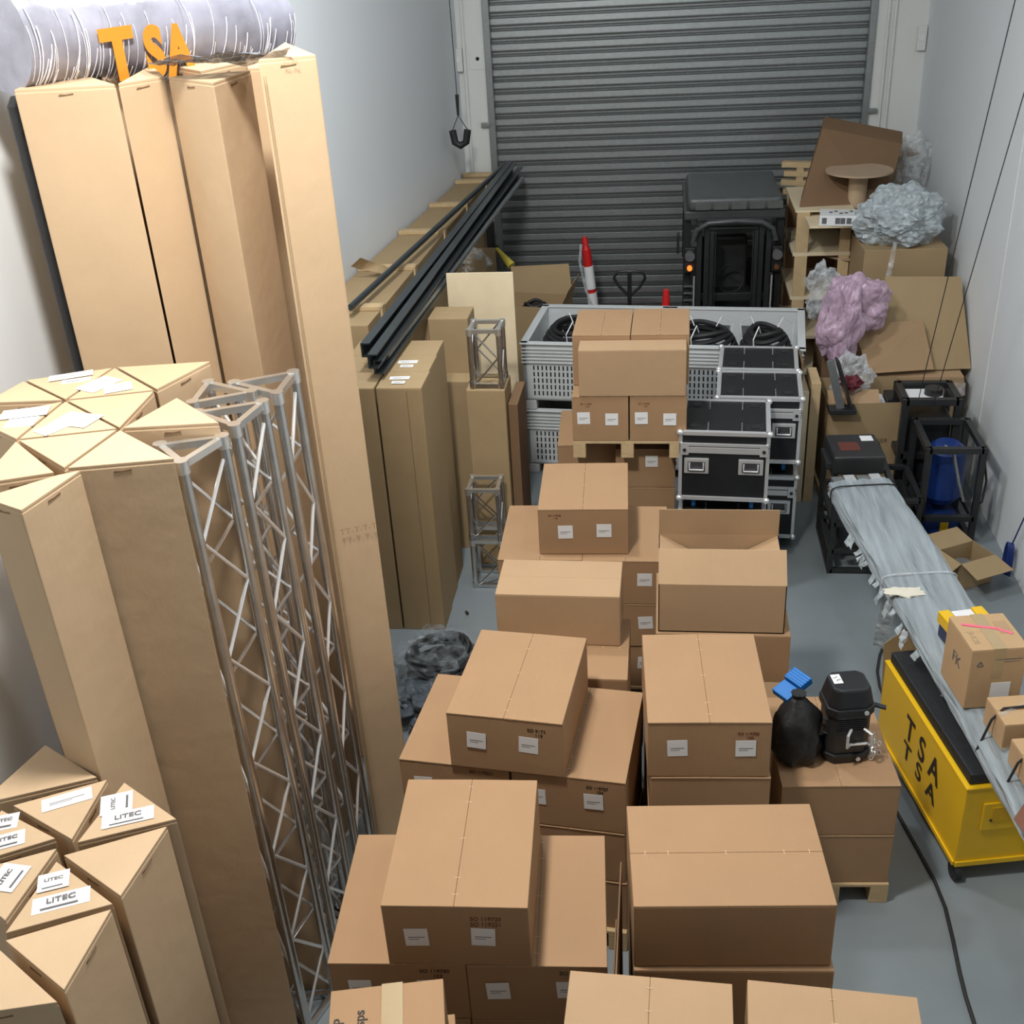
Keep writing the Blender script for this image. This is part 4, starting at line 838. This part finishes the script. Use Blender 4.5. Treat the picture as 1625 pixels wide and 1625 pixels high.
# grey channel leaning on it
a, b_ = PY(1318, 572, 9.62), PY(1334, 648, 9.64)
t = thing('metal_channel', 'short grey and black metal channel resting on the open brown carton', 'channel', (a+b_)/2); o = (a+b_)/2
MB().bar(a-o, b_-o, .02, .07, up=(1, 0, 0)).build('grey_flange', GALV, t); MB().bar(a-o+Vector((.06, 0.02, 0)), b_-o+Vector((.09, .02, 0)), .12, .02).build('black_web', BLK2, t); MB().box(-.04, .2, -.04, .16, (b_-o).z-.045, (b_-o).z+.0).build('end_bracket', BLK2, t, bevel=.005)
# upright boards
for i, (x0, x1, z_, m_, lb) in enumerate(((1.245, 1.262, 1.40, CD, 'dark upright board at the left of the upright boards by the flight cases'), (1.27, 1.33, 1.12, PLY, 'thick pale pine panel standing upright by the flight cases'), (1.345, 1.43, 1.20, WOOD, 'knotted timber panel standing right of the pale pine panel'))):
    tag(MB().box(x0, x1, 9.62, 10.02, 0, z_).build('upright_board', m_, None, bevel=.003), lb, 'board', 'upright boards by the flight cases')
# ================================================================ frames and compressor
def frame(x0, x1, y0, y1, z0, z1, lab, rails=(.5,), name='equipment_rack', r=.022, grp='black steel equipment frames'):
    t = thing(name, lab, 'rack', ((x0+x1)/2, (y0+y1)/2, 0), 0, grp); w_, d_ = (x1-x0)/2, (y1-y0)/2
    for sx in (-1, 1):
        for sy in (-1, 1): MB().box(sx*w_-r, sx*w_+r, sy*d_-r, sy*d_+r, z0, z1).build('leg', BLK2, t, bevel=.004)
    for z in (z0+r, z1-r)+tuple(z0+(z1-z0)*k for k in rails):
        for s_ in (-1, 1):
            MB().box(-w_, w_, s_*d_-r, s_*d_+r, z-r, z+r).build('crossbar', BLK2, t, bevel=.004); MB().box(s_*w_-r, s_*w_+r, -d_, d_, z-r, z+r).build('crossbar', BLK2, t, bevel=.004)
    return t
t = frame(1.43, 1.86, 8.35, 9.1, 0, .86, 'black steel frame carrying the far end of the wrapped rails', (.25, .55))
MB().bar((-.2, -.37, .15), (.2, -.37, .5), .03, .03).build('brace', BLK2, t); MB().bar((-.21, -.3, .5), (-.21, .3, .15), .03, .03).build('brace', BLK2, t)
MB().box(-.15, .15, -.2, .3, .12, .42).build('motor_block', mat('motor_grey', (.04, .04, .045), .5), t, bevel=.03, seg=3)
t = thing('equipment_box', 'black box with a rusty brown label on top of the left steel frame', 'equipment', (1.60, 8.66, .861), 3)
MB().box(-.21, .21, -.2, .25, 0, .17).build('housing', BLK2, t, bevel=.03, seg=3); MB().box(-.13, .03, -.08, .08, .17, .172).build('brown_label', mat('rust_label', (.12, .03, .02), .5), t); MB().box(.07, .17, .10, .2, .17, .172).build('white_label', WHITE, t)
MB().box(-.25, -.2, -.15, .15, .03, .09).build('side_handle', RUB, t, bevel=.01)
t = frame(2.24, 2.68, 8.85, 9.45, 0, .93, 'black steel frame holding the blue compressor drum by the right wall', (.28,), r=.026)
MB().cyl((0, 0, .29), (0, 0, .36), .12, 24, .17).build('drum_foot', BLUE, t, smooth=True); MB().cyl((0, 0, .36), (0, 0, .78), .175, 28, .17).build('drum', BLUE, t, smooth=True); MB().cyl((0, 0, .78), (0, 0, .84), .17, 28, .1).build('drum_top', BLUE, t, smooth=True)
MB().box(-.16, .14, -.2, .2, .04, .20).build('pump_unit', BLUE, t, bevel=.02); MB().box(-.02, .05, -.204, -.2, .08, .16).build('yellow_label', YEL, t)
mm = MB(); mm.tube([(-.05, -.12, .86), (0, -.24, .84), (.06, -.28, .6), (.12, -.29, .42), (.2, -.27, .40), (.24, -.2, .55)], .014, 8); mm.build('hose', GALV, t, smooth=True)
mm = MB(); mm.tube([(.26, -.2, .8), (.29, -.26, .6), (.27, -.3, .42), (.2, -.3, .36)], .010, 6); mm.build('hose', RUB, t, smooth=True)
t = frame(2.15, 2.60, 9.50, 9.90, 0, 1.10, 'rear black steel frame with a white panel by the right wall', (.5,), r=.03)
MB().box(-.18, .12, -.12, .12, 1.02, 1.06).build('white_panel', WHITE, t); MB().box(-.2, .2, -.16, .16, .1, .9).build('equipment_core', BLK, t, bevel=.02); MB().cyl((.05, 0, 1.06), (.05, 0, 1.12), .08, 16).build('blower_cap', BLK2, t, smooth=True)
t = frame(1.90, 2.2, 8.75, 9.4, 0, .50, 'low black steel frame between the two equipment frames', (), r=.022)
MB().box(-.12, .12, -.25, .25, .1, .4).build('gearbox', BLK2, t, bevel=.03); MB().cyl((0, -.27, .28), (0, -.2, .28), .07, 16).build('fan_cap', GALV, t, smooth=True)
# small open carton on the floor
t = thing('open_carton', 'small pale open carton with spread flaps on the floor by the right wall', 'box', (2.50, 8.27, 0), 28)
MB().box(-.17, .17, -.13, -.126, 0, .26).build('side_panel', CC, t); MB().box(-.17, .17, .126, .13, 0, .26).build('side_panel', CC, t); MB().box(-.17, -.166, -.13, .13, 0, .26).build('side_panel', CC, t); MB().box(.166, .17, -.13, .13, 0, .26).build('side_panel', CC, t); MB().box(-.17, .17, -.13, .13, 0, .004).build('bottom_panel', CD, t)
MB().hexa([(-.17, .13, .26), (.17, .13, .26), (.17, .134, .26), (-.17, .134, .26)], [(-.18, .34, .28), (.18, .34, .28), (.18, .34, .284), (-.18, .34, .284)]).build('flap', CC, t)
MB().hexa([(-.17, -.13, .26), (.17, -.13, .26), (.17, -.134, .26), (-.17, -.134, .26)], [(-.18, -.33, .22), (.18, -.33, .22), (.18, -.33, .224), (-.18, -.33, .224)]).build('flap', CC, t)
MB().hexa([(-.17, -.13, .26), (-.17, .13, .26), (-.174, .13, .26), (-.174, -.13, .26)], [(-.32, -.13, .17), (-.32, .13, .17), (-.32, .13, .174), (-.32, -.13, .174)]).build('flap', CC, t)
tag(MB().cyl((2.48, 8.27, .006), (2.48, 8.27, .16), .08, 20).build('tape_roll', GALV, None, smooth=True), 'round grey roll inside the small pale open carton', 'roll')
# wires and rope on the right
for i, (A4, B4, lb) in enumerate((((1611, 0), (1458, 632), 'left one of the two dark wires hanging in front of the right wall'), ((1668, 0), (1482, 640), 'right one of the two dark wires hanging in front of the right wall'))):
    a, b_ = PY(*A4, 8.4), PY(*B4, 9.45); d_ = (a-b_).normalized()
    tag(MB().cyl(b_, a+d_*((7.19-a.z)/d_.z), .004, 6).build('hanging_wire', BLK2, None), lb, 'wire', 'dark wires before the right wall')
c = PX(1605, 892, 2.89); t = thing('rope_loop', 'dark blue rope hank hanging on the right wall', 'rope', c)
for i in range(4): MB().tube([(-.012-.01*i, .05*math.cos(k)+.01*i, .17*math.sin(k)) for k in [j*math.pi/10 for j in range(20)]], .008, 6, closed=True).build('rope_turn', mat('rope_blue', (.01, .03, .16), .6) if i == 0 else bpy.data.materials['rope_blue'], t, smooth=True)
q = PX(1640, 790, 2.89); MB().cyl((-.02, 0, .17), Vector(q)-Vector(c), .006, 6).build('cord', bpy.data.materials['rope_blue'], t)
# ================================================================ yellow bin
t = thing('tool_chest', 'yellow site chest with black lid and black letters standing on castors', 'chest', (1.88, 5.60, 0), 11.3)
L_, W_ = .605, .31; hb = .70
MB().box(-W_, W_, -L_, L_, .12, hb).build('body', YEL, t, bevel=.008)
lid = MB().box(-W_+.02, W_-.02, -L_+.02, L_-.02, hb+.001, hb+.075).build('lid', mat('lid_black', (.016, .017, .019), .6, nz=.3, bump=.4, bscale=40), t, bevel=.01)
for (x, y, w2, l2) in ((-.10, -.18, .04, .09), (-.13, .1, .03, .03), (-.02, .12, .03, .05)):
    c2 = crumple((x, y, hb+.076), (w2, l2, .003), .9, 3, 3+x*10, 3, zmin=hb+.0755); c2.build('paint_splash', WHITE, lid)
MB().box(-W_-.004, W_+.004, -L_-.004, L_+.004, hb-.02, hb-.005).build('rim_lip', YEL, t, bevel=.003)
MB().box(-W_-.012, -W_, -L_-.0, L_, .12, .15).build('base_rail', YEL, t, bevel=.003); MB().box(-W_, W_, -L_-.012, -L_, .115, .15).build('base_rail', YEL, t, bevel=.003)
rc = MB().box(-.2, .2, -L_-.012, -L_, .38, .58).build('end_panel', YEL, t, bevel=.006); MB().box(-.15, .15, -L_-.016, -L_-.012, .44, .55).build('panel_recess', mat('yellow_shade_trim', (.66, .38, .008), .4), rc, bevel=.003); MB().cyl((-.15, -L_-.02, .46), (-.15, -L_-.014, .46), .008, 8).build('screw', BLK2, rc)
for s_, y in (('T', .14), ('S', -.04), ('A', -.22)):
    text(s_, .24, t, (-W_-.003, y, .49), (R(90), 0, R(-90)), BLKINK, 'black_letter', bold=.004, sx=.85)
    text(s_, .17, t, (-W_-.003, y+.0, .32), (R(90), 0, R(-90)), BLKINK, 'black_letter', bold=.003, sx=1.1)
for sx in (-1, 1):
    for sy in (-1, 1):
        w2 = MB().cyl((sx*.285-.018, sy*.585, .055), (sx*.285+.018, sy*.585, .055), .055, 18).build('castor_wheel', RUB, t, smooth=True); MB().box(sx*.25-.03, sx*.25+.03, sy*.56-.03, sy*.56+.03, .09, .12).build('castor_fork', ALUB, t, bevel=.004)
# ================================================================ bundle of wrapped aluminium rails
p0, p1 = Vector((1.355, 8.12, 0)), Vector((1.90, 3.86, 0)); d_ = (p1-p0).normalized(); s_ = Vector((-d_.y, d_.x, 0)); s_ = s_ if s_.x > 0 else -s_
t = thing('rail_bundle', 'long bundle of silver rails wrapped in grey stretch film, running beside the right wall', 'rail bundle', (p0+p1)/2+Vector((0, 0, .862)))
o = t.location.copy()
for k in range(4):
    a = p0+s_*(.055+.10*k)+Vector((0, 0, .92)); b_ = p1+s_*(.055+.105*k)+Vector((0, 0, .92))
    MB().bar(a-o-d_*(.10+.02*(k % 2)), b_-o, .085, .10).build('rail', ALUB if k % 2 else GALV, t, bevel=.006)
L3 = (p1-p0).length; ns, rg = 110, 72; vs = []
for i in range(ns+1):
    u = i/ns; c = p0+d_*L3*u+s_*.21+Vector((0, 0, .922))
    for j in range(rg):
        th = 2*math.pi*j/rg; cx_, sy_ = math.cos(th), math.sin(th); ex = (abs(cx_)**8+abs(sy_)**8)**(-1/8)
        n_ = noise.noise(Vector((u*5, cx_*5+u*3, sy_*3)))*.02+noise.noise(Vector((u*9, cx_*14-u*6, sy_*6)))*.014+noise.noise(Vector((u*40, cx_*6, sy_*6)))*.003
        vs.append(c+s_*(cx_*ex*(.235+n_))+Vector((0, 0, sy_*ex*(.064+n_*.7)))-o)
MB().add(vs, [(i*rg+j, (i+1)*rg+j, (i+1)*rg+(j+1) % rg, i*rg+(j+1) % rg) for i in range(ns) for j in range(rg)]).build('stretch_film', STRETCH, t, smooth=True)
for u in (.03, .335): 
    c = p0+d_*L3*u+s_*.21+Vector((0, 0, .922))-o
    MB().tube([c+s_*(.255*math.copysign(abs(math.cos(k))**.4, math.cos(k)))+Vector((0, 0, .078*math.copysign(abs(math.sin(k))**.4, math.sin(k)))) for k in [j*math.pi/12 for j in range(24)]], .006, 5, closed=True).build('strap', BLK2 if u < .2 else CLEAR, t)
for i in range(16):
    u = .15+.023*i+random.uniform(-.02, .02); c = p0+d_*L3*u-o+Vector((0, 0, .9))-s_*.035
    dp = random.uniform(.03, .13); drape([c, c+d_*random.uniform(.03, .09), c+d_*.05+Vector((-.03, 0, -dp)), c+d_*.01+Vector((-.04, 0, -dp*.8))], 4, 6, .02, 12, i).build('torn_film', BUBBLE, t)
o2 = drape([P(1402, 942, .86), P(1424, 948, .86), P(1408, 1032, .3), P(1385, 1025, .3)], 8, 24, .03, 7, 31).build('film_tail', BUBBLE, None); tag(o2, 'long tail of torn clear film hanging from the wrapped rails to the chest', 'plastic film')
tag(MB().hexa([(1.52, 6.32, .0), (1.80, 6.42, .0), (1.80, 6.426, 0), (1.52, 6.326, 0)], [(1.50, 6.42, .62), (1.76, 6.5, .80), (1.76, 6.506, .80), (1.50, 6.426, .62)]).build('cardboard_sheet', CC, None), 'pale cardboard sheet standing behind the yellow chest under the rails', 'cardboard')
q = P(1435, 940, .99); tag(crumple(q, (.11, .05, .012), .8, 2.5, 25, 3).build('paper_scrap', mat('paper_cream', (.7, .66, .55), .7), None), 'scrap of cream paper lying on the wrapped rails', 'paper')
# support trestle under the near end, outside the frame
t = thing('trestle', 'black trestle holding up the near end of the wrapped rails', 'trestle', (2.12, 3.93, 0))
MB().box(-.25, .25, -.03, .03, .80, .855).build('beam', BLK2, t)
for x in (.0, .2):
    for y in (-.2, .12): MB().bar((x, y, 0), (x, y*.1, .80), .04, .04).build('leg', BLK2, t)
# things lying on the rails
t = thing('tool_case', 'blue and yellow strapped case lying on the wrapped rails beside the pink marked carton', 'case', (1.86, 5.93, .995), 14)
MB().box(-.13, .13, -.10, .10, 0, .16).build('body', mat('case_navy', (.012, .02, .07), .4), t, bevel=.015)
for x in (-.105, .105): MB().box(x-.035, x+.035, -.108, .108, .10, .175).build('yellow_clip', YEL, t, bevel=.006)
MB().box(-.06, .065, -.06, .10, .161, .165).build('paper_label', WHITE, t); MB().box(-.13, .13, -.115, -.1, .03, .07).build('handle', RUB, t, bevel=.005)
t = carton((1.83, 5.46, .995), 9, .31, .34, .40, 'small carton with a pink stripe and brown tape on the wrapped rails', None, m=cardmat('kraft_warm', (.5, .33, .18)), slot=False, seam='x')
MB().box(-.03, .03, -.171, -.17, .2, .4).build('tape_strip', TAPE, t); MB().box(-.035, .035, -.171, .171, .4, .4012).build('tape_strip', TAPE, t)
mm = MB(); pts = [(-.12, .08), (-.03, .045), (.05, .02), (.12, -.04)]
for (a, b_) in zip(pts, pts[1:]): mm.bar((a[0], a[1], .4025), (b_[0], b_[1], .4025), .018, .002)
mm.build('pink_stripe', PINKT, t); MB().box(.06, .13, -.03, .09, .4, .4015).build('paper_label', CE, t)
MB().box(-.02, .09, -.1725, -.17, .02, .17).build('torn_label', WHITE, t, bevel=.0005)
MB().box(-.02, .13, -.1712, -.17, .325, .330).box(.03, .12, -.1712, -.17, .31, .313).build('printed_line', INK, t)
for k in range(3):
    a2 = R(90+120*k); MB().bar((-.10+.02*math.cos(a2), -.171, .30+.02*math.sin(a2)), (-.10+.02*math.cos(a2+2.1), -.171, .30+.02*math.sin(a2+2.1)), .002, .006).build('recycling_mark', INK, t)
text('FK', .10, t, (-.1565, .0, .22), (R(90), 0, R(-90)), INK, 'printed_mark')
text('SOME', .05, t, (-.10, -.05, .4008), (0, 0, R(90)), TAPE, 'printed_mark')
for i, (x, y, w2, d2, h2, lb) in enumerate(((1.97, 5.07, .34, .24, .17, 'flat brown carton strapped on the rails in front of the pink marked one'), (2.02, 4.74, .34, .26, .15, 'flat brown carton strapped on the rails at the right picture edge'))):
    t = carton((x, y, .995), 9, w2, d2, h2, lb, 'strapped cartons on the rails', m=cardmat('kraft_glossy%d' % i, (.5, .33, .18)), slot=False, seam='x')
    mm = MB(); mm.tube([(-w2/2-.08, -.02, -.09), (-w2/2-.02, -.01, h2*.7), (-w2/2+.04, 0, h2+.012), (0, 0.01, h2+.008), (w2/2, .02, h2+.008)], .007, 6); mm.build('black_strap', RUB, t, smooth=True)
    drape([(-w2/2, -d2/2-.01, .0), (w2/2, -d2/2-.01, .0), (w2/2, d2/2, h2+.015), (-w2/2, -d2/2+.08, h2+.015)], 8, 8, .01, 9, i+40).build('film', CLEAR, t)
tag(MB().hexa([P(1608, 1300, 1.0), P(1632, 1265, 1.0), P(1660, 1300, 1.0), P(1635, 1335, 1.0)], [P(1608, 1300, 1.04), P(1632, 1265, 1.04), P(1660, 1300, 1.04), P(1635, 1335, 1.04)]).build('wooden_wedge', mat('red_brown_wood', (.18, .07, .04), .5), None, bevel=.005), 'red brown wooden block at the right picture edge on the rails', 'block')
# ================================================================ bag, hoist and blue tool on the low column
zt = .866
t = thing('drawstring_bag', 'black nylon drawstring bag slumped on the low carton column', 'bag', (.765, 4.98, zt))
ns, rg = 22, 28; vs = []
prof = [(0, .105), (.02, .135), (.08, .15), (.18, .145), (.27, .12), (.34, .085), (.385, .05), (.40, .035), (.43, .045)]
for i in range(len(prof)*3-2):
    k = i/3; a0 = int(k); f2 = k-a0; z_, r_ = [prof[a0][q]+(prof[min(a0+1, len(prof)-1)][q]-prof[a0][q])*f2 for q in (0, 1)]
    for j in range(rg):
        th = 2*math.pi*j/rg; n_ = 1+.26*noise.noise(Vector((math.cos(th)*2, math.sin(th)*2, z_*9)))+.08*noise.noise(Vector((math.cos(th)*5, math.sin(th)*5, z_*14)))+.05*math.sin(th*9)*(z_/.43)
        vs.append((math.cos(th)*r_*n_*.92-.03*z_, math.sin(th)*r_*n_*.85, z_))
nr = len(vs)//rg
MB().add(vs, [(i*rg+j, i*rg+(j+1) % rg, (i+1)*rg+(j+1) % rg, (i+1)*rg+j) for i in range(nr-1) for j in range(rg)]+[tuple(range(rg))[::-1], tuple(range((nr-1)*rg, nr*rg))]).build('bag_body', FABK, t, smooth=True)
mm = MB(); mm.tube([(.13, 0, .26), (.17, -.02, .27), (.19, -.02, .22), (.17, -.02, .17), (.13, -.01, .18)], .008, 6); mm.build('carry_loop', RUB, t, smooth=True)
t = thing('blue_tool', 'bright blue ribbed plastic tool lying behind the black drawstring bag', 'tool', P(1255, 1093, 1.25), 38); t.scale = (.8, .8, .8)
MB().box(-.10, .02, -.075, .075, -.02, .03, rot=Matrix.Rotation(R(-18), 3, 'Y')).build('jaw', CYAN, t, bevel=.006); bb = MB().box(.025, .13, -.08, .08, -.0, .055, rot=Matrix.Rotation(R(-18), 3, 'Y')).build('ribbed_head', CYAN, t, bevel=.006)
for k in range(4): MB().box(.04+.022*k, .047+.022*k, -.078, .078, .055, .06, rot=Matrix.Rotation(R(-18), 3, 'Y')).build('rib', CYAN, bb)
MB().cyl((-.05, 0, -.03), (-.03, -.02, -.36), .014, 8).build('shank', ALUB, t, smooth=True)
t = thing('chain_hoist', 'black electric chain hoist with a silver handle standing on the low carton column', 'hoist', (1.02, 5.04, zt), 10); t.scale = (1, 1, .95)
def octo(w2, d2, z0, z1, k=.35, s1=1):
    pts = [(-w2, -d2*(1-k)), (-w2*(1-k), -d2), (w2*(1-k), -d2), (w2, -d2*(1-k)), (w2, d2*(1-k)), (w2*(1-k), d2), (-w2*(1-k), d2), (-w2, d2*(1-k))]
    return MB().hexa([(x, y, z0) for x, y in pts], [(x*s1, y*s1, z1) for x, y in pts])
octo(.125, .115, .0, .06, s1=1.05).build('lower_cap', BLK, t, bevel=.012); octo(.115, .105, .06, .32).build('body', BLK2, t, bevel=.01); octo(.13, .115, .32, .38).build('collar', BLK, t, bevel=.01); octo(.125, .11, .38, .50, s1=.82).build('top_cap', BLK, t, bevel=.015)
for k in range(6): MB().box(-.085, .085, -.112, -.105, .23+.014*k, .237+.014*k).build('cooling_fin', BLK, t)
hm = MB(); hm.tube([(.0, -.11, .24), (-.03, -.15, .23), (-.03, -.155, .15), (.0, -.12, .14), (.09, -.12, .14), (.10, -.155, .15), (.10, -.15, .23), (.07, -.11, .24)], .008, 8); hm.build('handle', ALUB, t, smooth=True)
MB().box(-.085, -.035, -.02, .06, .50, .502).build('white_label', WHITE, t); text('3 E', .036, t, (-.06, .02, .5022), (0, 0, R(-65)), INK, 'label_lettering')
for (x, y, z_) in ((.07, -.118, .36), (.05, -.118, .03)): MB().cyl((x, y, z_), (x, y-.008, z_), .013, 10).build('bolt', ALUB, t, smooth=True)
MB().bar((.12, 0, .33), (.21, -.03, .31), .03, .012).build('bracket', BLK2, t)
for i in range(22):
    q = Vector((.15+random.uniform(-.025, .03), -.06+random.uniform(-.05, .05), .02+.011*i if i < 12 else .02+random.uniform(0, .05))); mm = MB(); a2 = random.random()*3
    mm.tube([q+Vector((.012*math.cos(k)*math.cos(a2), .012*math.cos(k)*math.sin(a2), .018*math.sin(k))) for k in [j*math.pi/4 for j in range(8)]], .0035, 5, closed=True); mm.build('chain_link', ALUB, t, smooth=True)
mm = MB(); mm.tube([(-.11, -.02, .2), (-.16, -.03, .24), (-.19, -.02, .20), (-.16, -.03, .15), (-.12, -.03, .16)], .009, 6); mm.build('side_hook', BLK2, t, smooth=True)
# ================================================================ cables on the floor
pts = [P(x, y, .012) for x, y in ((1395, 1235), (1425, 1292), (1455, 1345), (1482, 1395), (1500, 1440), (1512, 1490), (1522, 1540), (1532, 1580), (1548, 1630), (1570, 1690))]
mm = MB(); mm.tube(pts, .011, 8); tag(mm.build('floor_cable', RUB, None, smooth=True), 'black cable running across the floor to the bottom edge beside the chest', 'cable')
pts = [P(x, y, .012) for x, y in ((1404, 1020), (1396, 1040), (1392, 1065), (1396, 1090), (1404, 1110))]
mm = MB(); mm.tube(pts, .010, 8); tag(mm.build('floor_cable', RUB, None, smooth=True), 'short dark cable on the floor behind the yellow chest', 'cable')
tag(MB().hexa([P(739, 968, .002), P(744, 972, .002), P(742, 975, .002), P(738, 971, .002)], [P(739, 968, .02), P(744, 972, .02), P(742, 975, .02), P(738, 971, .02)]).build('black_scrap', BLK2, None), 'tiny black scrap on the floor beside the olive cartons', 'scrap')
